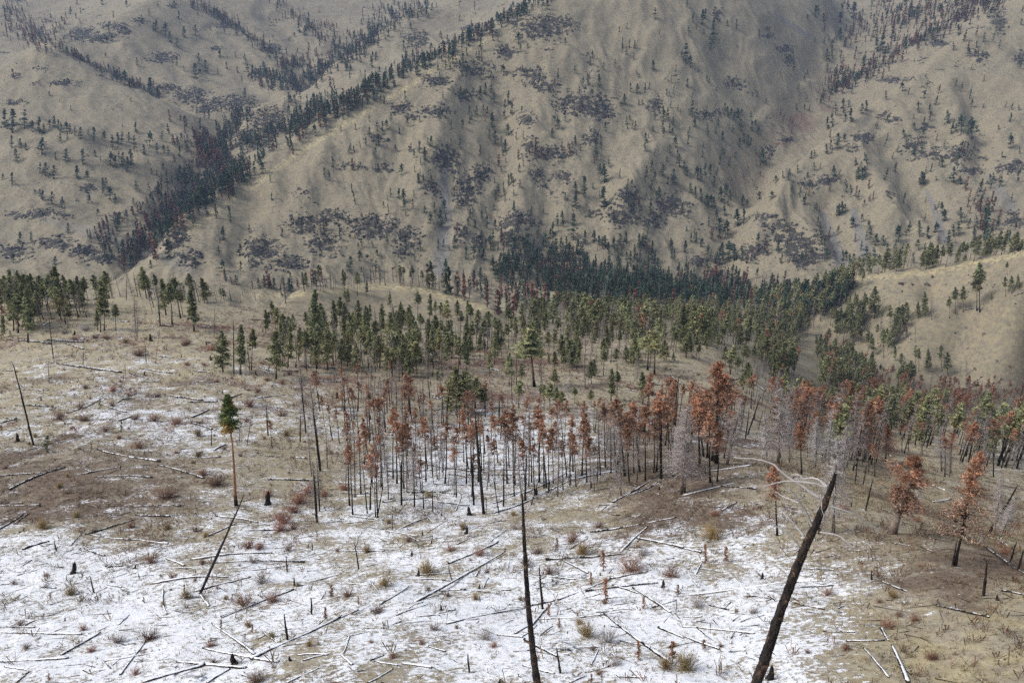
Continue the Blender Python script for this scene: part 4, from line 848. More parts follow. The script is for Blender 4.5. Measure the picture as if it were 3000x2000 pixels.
fill([(1190,745),(1300,705),(1500,715),(1790,710),(1900,690),(1830,760),(1700,790),(1560,785),(1350,775)], 240, {'pine_tree': 5, 'dead_pine': 4, 'scorched_pine': .6}, (13, 19), 'the valley floor wood', gap=90)
fill([(1190,750),(1300,710),(1500,715),(1790,705),(1880,720),(1820,790),(1700,800),(1560,790),(1350,780)], 330, {'pine_tree': 6, 'dead_pine': 4, 'scorched_pine': .6}, (13, 20), 'the valley floor wood')
fill([(1700,790),(1830,760),(1890,800),(1980,850),(2100,880),(2000,910),(1850,900),(1760,850)], 300, {'pine_tree': 6, 'dead_pine': 3, 'scorched_pine': 2}, (13, 20), 'the hollow before the right hill', gap=110)
# --- right bare hill
trees(6, 'pine_tree', [(905,540,400),(995,410,330),(1025,410,320),(1070,430,360),(1100,445,360),(1135,440,350),(1195,445,350),(1260,520,310),(1230,560,390),(1010,620,460),(1035,620,470),(1095,580,480),(1140,570,490),(1360,580,435),(1480,560,450),(1545,520,410),(1590,510,345),(1750,520,380),(1790,490,320),(1840,480,310),(1930,470,200),(1950,480,160),(2130,235,150),(2120,380,250),(2160,360,240),(2200,330,230),(2025,400,350),(1400,660,560),(1170,690,590),(1215,760,600),(1240,770,620),(1320,780,590),(1395,800,690),(1440,900,750),(1530,880,700),(1550,870,720),(1610,870,720),(1700,870,700),(1740,900,740),(1170,850,750),(1120,680,540),(880,760,640),(940,820,660),(725,720,550),(585,610,490),(520,590,480),(1250,880,800),(1300,900,820),(820,640,500),(770,600,470),(1280,690,560),(660,520,400),(1470,640,560)], 'the right bare hill', wf=.85)
trees(6, 'dead_pine', [(1635,530,360),(1425,520,370),(1525,680,540),(470,590,510),(1000,610,520),(1300,640,470),(640,600,450),(860,590,430),(1820,900,800),(1860,900,790)], 'the right bare hill')
trees(6, 'scorched_pine', [(2150,960,820),(1450,650,560),(1390,630,560)], 'the right bare hill')
behind([(1900,685),(1960,650),(2060,630),(2150,622),(2250,602),(2352,580)], (4, 70), 90, {'pine_tree': 8, 'dead_pine': 1.5}, (14, 24), 'the right bare hill crest')
fill([(1950,860),(2100,890),(2352,905),(2352,955),(2150,965),(1980,925)], 210, {'scorched_pine': 6, 'dead_pine': 2.5, 'burnt_snag': .6, 'red_pine': 1.0}, (11, 17), 'the red belt under the right hill')
fill([(1960,930),(2352,960),(2352,1090),(2200,1060),(2050,1010),(1900,985)], 180, {'scorched_pine': 2.6, 'dead_pine': 5, 'pine_tree': 3.2, 'red_pine': .9}, (13, 20), 'the right slope wood', gap=70)
trees(6, 'pine_tree', [(775,1060,905),(850,1090,930),(600,960,820),(960,1010,890),(980,1130,960),(1390,1230,1050),(1130,1320,1080),(1420,1190,1040),(2200,1330,1170),(2130,1250,1080),(1520,1210,1080),(1680,1380,1230),(440,950,830),(360,890,780),(390,1030,890),(310,870,730)], 'the right slope wood')
trees(6, 'dead_pine', [(1230,1340,1100),(640,1400,950),(1600,1340,1140),(1000,1440,1180),(1060,1500,1250),(880,1450,1200),(1280,1300,1090),(1350,1420,1180),(1750,1560,1280),(1980,1520,1210),(2040,1560,1200),(1950,1400,1220),(2100,1480,1190),(1140,1560,1300)], 'the right slope wood')
trees(6, 'scorched_pine', [(690,1290,980),(780,1350,1060),(850,1300,1070),(1000,1330,1100),(1530,1370,1180),(740,1330,1040),(1260,1560,1340),(1220,1530,1330),(1720,1560,1290),(1760,1540,1260),(1890,1430,1230),(2200,1480,1270),(620,1270,1000),(820,1420,1200),(1480,1390,1210),(1700,1440,1250),(1570,1400,1190),(1440,1400,1200)], 'the right slope wood')
fill([(1760,930),(1960,985),(2080,1040),(1980,1090),(1880,1060),(1780,1010)], 90, {'dead_pine': 5, 'scorched_pine': 3, 'red_pine': 1.6, 'pine_tree': .6}, (12, 19), 'the right slope wood')
# --- left shoulder
trees(4, 'pine_tree', [(120,615,360),(215,450,300),(310,450,230),(395,503,320),(445,585,430),(500,430,245),(545,430,260),(660,610,380),(685,600,400),(680,470,655,270),(710,450,690,245),(1090,500,1065,260),(1130,560,1110,290),(1185,520,1145,255),(1275,605,1240,330),(150,420,230),(60,400,220),(350,420,180),(260,440,240),(430,430,270),(640,600,450),(185,680,165,320),(215,590,420),(30,420,250),(1200,500,1170,340),(20,640,500),(760,600,430),(90,600,380),(1340,420,310),(1510,430,370),(280,430,260),(370,440,250),(180,400,240),(120,420,260)], 'the left shoulder', wf=1.15)
trees(4, 'dead_pine', [(890,600,870,310),(90,560,240),(250,460,300),(230,440,290),(740,520,400),(830,400,200),(900,650,890,400),(1050,570,1030,340),(570,520,400),(200,560,330),(1000,480,960,300),(950,560,440),(1405,640,1408,440),(1040,680,1048,540)], 'the left shoulder')
trees(4, 'scorched_pine', [(30,620,440),(10,600,430),(960,550,480),(110,620,520)], 'the left shoulder')
behind([(0,692),(100,692),(200,688),(300,684),(430,690),(540,701)], (3, 26), 48, {'pine_tree': 5, 'dead_pine': 4, 'burnt_snag': 5}, (11, 16), 'the crest of the left shoulder')
behind([(290,684),(430,690),(540,701),(600,700)], (3, 22), 34, {'burnt_snag': 7, 'dead_pine': 3}, (9, 15), 'the crest of the left shoulder')
fill([(0,700),(200,700),(200,740),(0,760)], 50, {'pine_tree': 6, 'dead_pine': 3}, (11, 16), 'the left shoulder')
# --- bare knoll
behind([(700,682),(760,672),(870,655),(960,665),(1050,690)], (3, 30), 70, {'burnt_snag': 5, 'pine_tree': 3.2, 'dead_pine': 3}, (10, 15), 'the crest of the bare knoll')
trees(5, 'pine_tree', [(20,560,420),(110,590,400),(150,700,480),(185,560,430),(265,650,520),(320,815,480),(360,570,470),(390,510,410),(445,570,435),(500,520,345),(580,540,360),(650,570,420),(690,620,400),(760,520,400),(825,620,500),(845,600,430),(965,670,585),(1080,640,560),(1150,660,560),(600,310,230),(680,330,220),(770,310,240),(105,370,220),(165,370,270),(40,430,330),(20,330,220)], 'the bare knoll')
trees(5, 'dead_pine', [(270,500,380),(1040,540,460),(870,600,520),(720,600,450),(950,620,430),(1005,600,450),(90,640,540)], 'the bare knoll')
trees(4, 'pine_tree', [(1745,620,1740,465),(1825,640,1810,450),(2120,600,2100,420),(2060,720,2065,330),(2200,620,2190,400),(2030,540,450),(2230,560,380)], 'the bare knoll')
# --- open green stand below the knoll
trees(4, 'pine_tree', [(1463,872,1460,600),(1580,890,1575,560),(1650,860,1655,590),(1812,918,1805,600),(1890,840,1900,560),(1960,800,600),(2010,850,600),(2080,850,560),(2150,860,590),(2190,830,640),(1760,600,480),(2240,850,650),(2040,820,580)], 'the open green stand')
trees(5, 'pine_tree', [(1010,780,600),(1050,770,640),(910,780,620),(940,790,660),(975,900,725),(1100,960,740),(1165,830,690),(1300,900,690),(1360,820,750),(1400,900,740),(1460,860,700),(720,700,600),(610,720,615),(770,870,640),(820,870,660),(495,930,850),(630,1000,850),(585,970,930),(400,900,620),(470,880,600),(350,800,640),(100,870,680),(40,840,620),(180,860,600),(240,760,660),(640,860,580),(560,780,650),(690,900,700),(20,780,650),(440,820,590),(300,900,720),(150,800,640),(0,860,700),(60,760,560),(210,700,540),(490,780,570)], 'the open green stand', wf=.76)
trees(4, 'dead_pine', [(1855,835,1860,560),(1640,860,1620,640),(1945,830,640),(1870,830,600),(1600,840,660),(2000,840,620),(1900,780,520)], 'the open green stand')
trees(5, 'dead_pine', [(570,900,640),(600,900,680),(330,880,600),(110,900,740),(550,860,650),(1150,960,720),(1215,720,580),(250,850,650),(300,820,600),(700,980,760)], 'the open green stand')
fill([(640,770),(900,740),(1150,790),(1140,850),(900,880),(660,850)], 110, {'pine_tree': 6, 'dead_pine': 5}, (9, 13), 'the open green stand', gap=100)
# --- bench
trees(5, 'pine_tree', [(1370,1150,940),(1330,1120,960),(1410,1110,970),(1400,1000,855),(1310,1080,960),(1450,1130,1000),(1640,950,800),(1660,900,790),(1720,890,720),(1810,860,720),(1870,810,700),(1980,1085,870),(1770,1060,850),(1810,1040,870),(2120,800,660),(2180,810,740),(1950,750,610),(1650,740,620),(1540,760,560),(1580,720,570),(1725,640,560),(755,1150,840),(810,1150,870),(850,1060,920),(940,1110,960),(1165,1110,930),(1530,1080,970),(1640,1100,990),(880,1110,900),(1180,990,820)], 'the grassy bench', wf=1.2)
trees(5, 'pine_tree', [(2010,860,2025,610),(2055,890,2060,610),(1268,970,1240,600)], 'the grassy bench', wf=1.5)
trees(5, 'dead_pine', [(1690,700,600),(1500,900,720),(1600,980,740),(1870,740,560),(1440,760,600),(1120,1080,820),(1940,960,740),(1310,960,720),(1620,960,820),(1780,660,520)], 'the grassy bench')
fill([(1200,770),(1500,790),(1640,800),(1500,850),(1250,850)], 60, {'pine_tree': 5, 'dead_pine': 3}, (10, 14), 'the grassy bench')
trees(6, 'pine_tree', [(60,790,680),(110,800,690),(280,830,700),(345,870,740),(370,870,770),(430,940,830),(20,770,600),(90,770,640),(160,760,650),(230,760,640),(330,850,740),(700,700,560),(420,850,700),(470,840,700)], 'the grassy bench')
# --- thin grey and rust trees left of the burnt stand
trees(5, 'scorched_pine', [(110,1130,930),(160,1140,940),(430,1110,930),(480,1140,990),(20,1130,880),(250,1360,1160),(300,1140,920)], 'the thin trees above the burnt stand')
trees(5, 'dead_pine', [(220,1050,860),(280,1100,880),(330,1080,850),(300,1050,870),(360,1130,900),(180,1060,860),(400,1150,900),(520,1100,900),(240,1150,900),(190,1090,900),(130,1060,850),(440,1050,880)], 'the thin trees above the burnt stand')
trees(11, 'dead_pine', [(1525,1150,1420,200),(1380,760,1310,0),(1325,850,1325,480),(1600,1110,1590,680),(1680,1085,1720,900),(1740,1120,1740,960),(700,860,720,560),(780,880,840,500),(1440,1200,1400,700),(1480,1560,1450,1000),(1520,1560,1500,1000),(1000,640,960,390),(1660,1080,1600,820)], 'the grassy hummock')
trees(11, 'scorched_pine', [(1035,915,1005,620),(1820,1000,1790,640),(1870,900,1870,600)], 'the grassy hummock')
fill([(700,930),(850,880),(1050,900),(1180,960),(1100,1000),(850,1020),(720,1010)], 70, {'dead_pine': 5, 'scorched_pine': 3, 'burnt_snag': 2}, (8, 12), 'the thin trees above the burnt stand')
# --- the burnt stand itself: feet in photo pixels, tops above
for x, y in [(75,465),(240,485),(225,480),(190,430),(170,455),(55,405),(310,365),(395,400),(430,320),(525,320),(540,425),(480,410),(365,260),(555,245),(740,345),(755,350),(860,345),(870,400),(1065,410),(1135,345),(1180,355),(1210,370),(955,300),(680,265),(1330,290),(1360,320),(1420,345),(1455,300),(1500,270),(1540,280),(1580,210),(1640,290),(1660,310),(1700,205),(1735,155),(1805,215),(1835,340),(1890,250),(1940,250),(1995,245),(2100,230),(2180,225),(1250,255),(1140,270),(1010,300),(130,330),(90,350),(270,300),(340,230),(600,210),(640,240),(820,270),(900,250),(1090,260),(1300,250),(1390,260),(1480,220),(1610,250),(1770,190),(1860,210),(2050,190),(1960,180),(30,300),(410,290),(1270,330),(1230,280),(1520,180),(1680,250),(1920,190)]:
    hgt = rng.uniform(330, 540); want('scorched_pine' if rng.uniform() < .66 else 'dead_pine', q(8, x, y), q(8, x - 10 + rng.normal(0, 16), y - hgt), 'the burnt stand', wf=.9)
fill([(770,1010),(900,985),(1200,985),(1500,975),(1740,955),(1690,1060),(1500,1090),(1280,1100),(1000,1120),(820,1120)], 110, {'scorched_pine': 5, 'dead_pine': 3, 'burnt_snag': 2.5}, (8, 13), 'the burnt stand', lean=.04, wf=.85)
fill([(1460,950),(1780,930),(1760,1010),(1600,1040),(1480,1020)], 26, {'scorched_pine': 7, 'dead_pine': 2}, (11, 14), 'the burnt stand', lean=.04, wf=1.15)
# hero trees
want('tall_pine', q(7, 1550, 405), q(4, 1483, 1015), 'hero', 0)
for a, b in [((690,1250),(715,190)), ((600,1190),(600,480)), ((520,1280),(510,560))]: want('red_pine', q(10, *a), q(10, *b), 'the red group on the nose', wf=1.1)
for a, b in [((130,1400),(95,520)), ((630,1440),(620,700)), ((210,1330),(180,640)), ((770,1190),(860,700)), ((250,1100),(200,560)), ((650,1220),(760,420)), ((560,1180),(470,520)), ((700,1430),(730,900))]: want('scorched_pine', q(10, *a), q(10, *b), 'the red group on the nose', wf=1.25)
for a, b in [((340,1560),(400,640)), ((365,1540),(350,700)), ((1325,1250),(1360,470)), ((1900,1180),(1960,570)), ((800,1260),(940,570)), ((290,1400),(300,900)), ((1700,1200),(1720,760)), ((1840,1300),(1860,800))]: want('tall_dead_pine', q(10, *a), q(10, *b), 'the red group on the nose', wf=1.3)
want('leaning_red_pine', q(9, 1375, 590), q(9, 1540, 70), 'hero', 0)
for a, b in [((1790,800),(1925,80)), ((620,600),(600,120))]: want('red_pine', q(9, *a), q(9, *b), 'the spur on the right', wf=.8)
for a, b in [((990,590),(1020,-60)), ((905,590),(915,280)), ((1540,430),(1570,200)), ((2080,620),(2190,330)), ((2040,600),(2100,190)), ((1960,680),(1965,570)), ((560,160),(540,-200)), ((870,160),(880,-150))]: want('tall_dead_pine', q(9, *a), q(9, *b), 'the spur on the right')
# --- standing poles and stumps
P_ = []
for z, rows in ((4, [(350,782,320,503),(545,828,546,725),(960,813,945,660),(322,943,317,828),(811,927,811,880),(926,1017,923,952),(220,1352,82,800),(1388,1357,1388,1245),(1655,1180,1667,1105),(902,650,899,590),(1535,885,1530,520),(1570,890,1572,760),(1022,820,1032,690),(823,890,818,815),(1970,1330,1970,1150),(1815,918,1810,790),(2195,912,2200,850),(2005,1245,1965,900),(1010,450,955,240),(1052,570,1038,380),(2105,1520,2060,1150),(1760,1290,1745,1090),(1607,990,1607,910),(1228,1035,1222,960),(945,1420,950,1385)]),
    (5, [(685,1220,720,900),(15,1130,0,950),(640,1240,640,1160),(2165,1310,2210,900),(1045,1320,1050,1190),(2075,960,2095,905),(105,1135,115,980),(1500,1010,1510,930),(1320,960,1310,880),(525,1200,500,1000),(2190,1240,2215,960)]),
    (8, [(935,460,875,-210),(1035,460,985,180),(1245,400,1325,130),(600,445,597,295),(660,470,660,370),(950,460,950,340),(235,480,275,270),(335,560,335,440),(115,820,85,640),(725,890,697,780),(1320,1080,1297,790),(840,1495,830,1370),(1437,1500,1413,1330),(1205,375,1215,60),(590,655,600,600),(533,600,533,565),(1345,290,1330,60),(870,400,850,40),(395,400,390,100),(700,270,720,100)]),
    (7, [(1885,835,1878,730),(1932,930,1930,875),(1278,875,1278,815),(370,700,357,635),(617,975,590,865),(2050,695,2047,640),(2045,1115,2040,1000),(1888,1290,1862,1110),(1752,380,1755,310),(478,850,477,770),(2080,515,2060,190),(2100,440,2095,220)]),
    (9, [(1200,435,1250,220),(1560,550,1575,510),(2145,795,2195,635),(2200,825,2240,690),(2010,585,2205,260),(1240,890,1240,825),(1785,515,1790,475),(150,205,150,165),(435,75,437,50),(895,590,900,440),(1770,800,1800,640),(1130,265,1150,110),(1105,410,1110,380),(1183,270,1210,130)]),
    (10, [(245,1040,310,350),(1010,955,1145,555),(1120,900,1170,700),(1170,860,1205,620),(1085,810,1090,750),(650,1475,652,1350),(580,1360,580,1300),(950,800,955,620)])):
    for x, yb, tx, yt in rows: want('burnt_snag', q(z, x, yb), q(z, tx, yt), 'poles', wf=1.0)
for z, rows in ((4, [(990,670,620),(1385,795,760),(948,895,868),(1263,890,875),(1460,1010,988),(2215,1045,1000),(270,1060,1035),(1765,865,840),(118,1330,1270),(1680,890,865),(1190,775,755),(1355,695,672),(485,630,600),(1940,840,815),(1725,610,590)]), (7, [(478,850,775),(1755,400,310),(425,1160,1135),(905,660,640),(750,415,400),(1540,1440,1365),(1905,1420,1385),(262,410,385),(885,815,790)]), (8, [(840,465,405),(820,590,535),(905,945,915),(655,1090,1050),(745,1090,1070),(2112,940,895),(2085,300,275),(1700,860,840),(1240,830,815),(1035,1566,1535),(2195,850,835),(460,735,700),(1275,335,290),(505,865,830),(155,655,640)]), (9, [(2065,1025,985),(570,1540,1440),(1790,515,475),(520,885,845)]), (5, [(665,1000,985),(2160,860,850),(1200,880,870)])):
    for x, yb, yt in rows: want('charred_stump', q(z, x, yb), q(z, x, yt), 'stumps', wf=1.1)
want('burnt_snag', q(9, 1975, 995), q(9, 2000, 765), 'poles', 1, 1.2)
# --- shrubs and saplings: (x, foot y, height, look) in zoomed pixels
for z, rows in ((4, [(385,1185,80,0),(530,1115,60,0),(545,1195,60,1),(1010,1195,70,0),(1155,1210,60,1),(885,1185,50,1),(905,1375,80,0),(1300,1430,55,3),(1640,1100,70,2),(1855,1160,50,1),(905,765,65,1),(700,655,45,1),(735,1095,45,0),(1030,1035,40,1),(1620,1200,45,0),(690,1265,55,0),(1300,1290,60,3),(230,1300,40,3),(475,1245,35,2),(780,1310,40,2),(1210,700,40,1),(1230,690,45,1),(1390,730,45,2),(560,980,45,0),(845,1030,35,0),(740,1000,50,2),(1690,1005,40,0),(420,620,45,4),(560,600,50,4),(1900,890,40,0),(1340,830,30,2),(1750,930,40,2),(1850,950,40,2),(1330,1550,60,2),(1230,830,40,2),(620,650,35,1),(1880,1290,50,3),(1420,940,30,2),(820,680,40,3),(1990,1080,40,1)]),
    (7, [(280,555,80,3),(1085,360,110,1),(1410,270,90,1),(990,780,70,2),(465,990,80,3),(980,1280,90,1),(770,1300,70,4),(545,1220,50,2),(600,1360,50,2),(2040,330,90,2),(1960,390,90,2),(1850,520,110,2),(1840,570,80,2),(1630,680,70,2),(1700,690,60,2),(1920,560,70,0),(1220,1010,70,3),(1600,1060,100,0),(1285,575,45,0),(1350,610,40,3),(860,550,45,2),(1100,560,50,3),(1715,910,60,4),(1800,1030,70,1),(170,1345,50,0),(890,1510,55,2),(1385,1325,50,1),(130,1190,50,0),(1130,880,40,2),(2130,340,50,2),(1930,450,70,2),(90,920,40,0),(1660,780,50,4),(1780,1270,50,3),(1690,1560,80,1),(500,480,50,3),(390,290,50,3),(1330,790,45,2),(1760,340,60,2),(1890,700,50,0)]),
    (8, [(560,850,110,3),(285,930,80,3),(1515,640,80,2),(1580,720,90,3),(1900,830,120,1),(1610,1260,110,3),(945,1280,70,4),(1750,1300,90,4),(1360,850,70,0),(910,730,70,2),(1690,550,60,2),(605,1220,60,4),(230,1110,60,1),(20,300,60,2),(570,350,50,3),(2170,870,80,1),(1210,800,70,0),(800,560,60,3),(1140,560,50,4),(310,520,40,3),(1130,470,40,3),(40,1000,60,0),(170,710,50,3),(880,1020,50,3),(1980,730,60,4),(440,640,50,0),(720,700,50,1),(1790,1450,60,4),(2130,1470,90,3),(1280,720,50,1),(340,1400,40,2),(1560,1180,50,3),(700,1000,40,0)]),
    (9, [(190,620,120,3),(1060,430,50,2),(1440,350,60,2),(950,990,60,0),(1540,510,50,2),(90,1070,70,4),(210,470,50,2),(20,1480,130,3),(250,1330,30,2),(1350,1200,70,2),(1520,1160,60,2),(460,1110,50,4),(1290,1040,40,0),(1420,1130,50,0),(2120,720,60,2),(1640,1410,70,2),(1720,560,60,0),(1380,1010,60,3)])):
    for x, y, h, v in rows: want('bare_shrub', q(z, x, y), q(z, x, y - h), 'shrubs', v, 1.15)
for z, rows in ((8, [(1735,1045,160),(1638,930,90),(1415,690,75),(2210,1000,80),(1360,1130,80),(1985,1080,80),(2175,1430,140),(1430,1210,70),(1950,1410,120),(1640,1566,60),(1720,830,130),(110,1050,50)]), (7, [(2175,1010,90),(2135,1150,80),(1450,1210,60),(1655,1240,60),(320,1560,60),(1210,990,70)]), (9, [(285,780,110),(150,780,120),(140,1350,70),(330,610,40)])):
    for x, y, h in rows: want('dead_sapling', q(z, x, y), q(z, x, y - h), 'saplings', wf=.8)
for z, rows in ((4, [(795,1265,70),(655,1120,60),(310,1400,110),(10,650,40),(65,640,40),(600,1380,40),(1095,730,30)]), (7, [(1840,1300,30)])):
    for x, y, h in rows: want('green_sapling', q(z, x, y), q(z, x, y - h), 'saplings')
fill([(0,780),(600,760),(1100,1000),(1000,1100),(0,1100)], 60, {'bare_shrub': 1}, (.6, 1.3), 'shrubs', lean=.02)
fill([(1150,860),(1700,840),(1500,940),(1200,960)], 40, {'bare_shrub': 1}, (.7, 1.4), 'shrubs', lean=.02)
fill([(0,1200),(2000,1250),(2000,1560),(0,1560)], 46, {'bare_shrub': 1}, (.35, .7), 'shrubs', lean=.02)
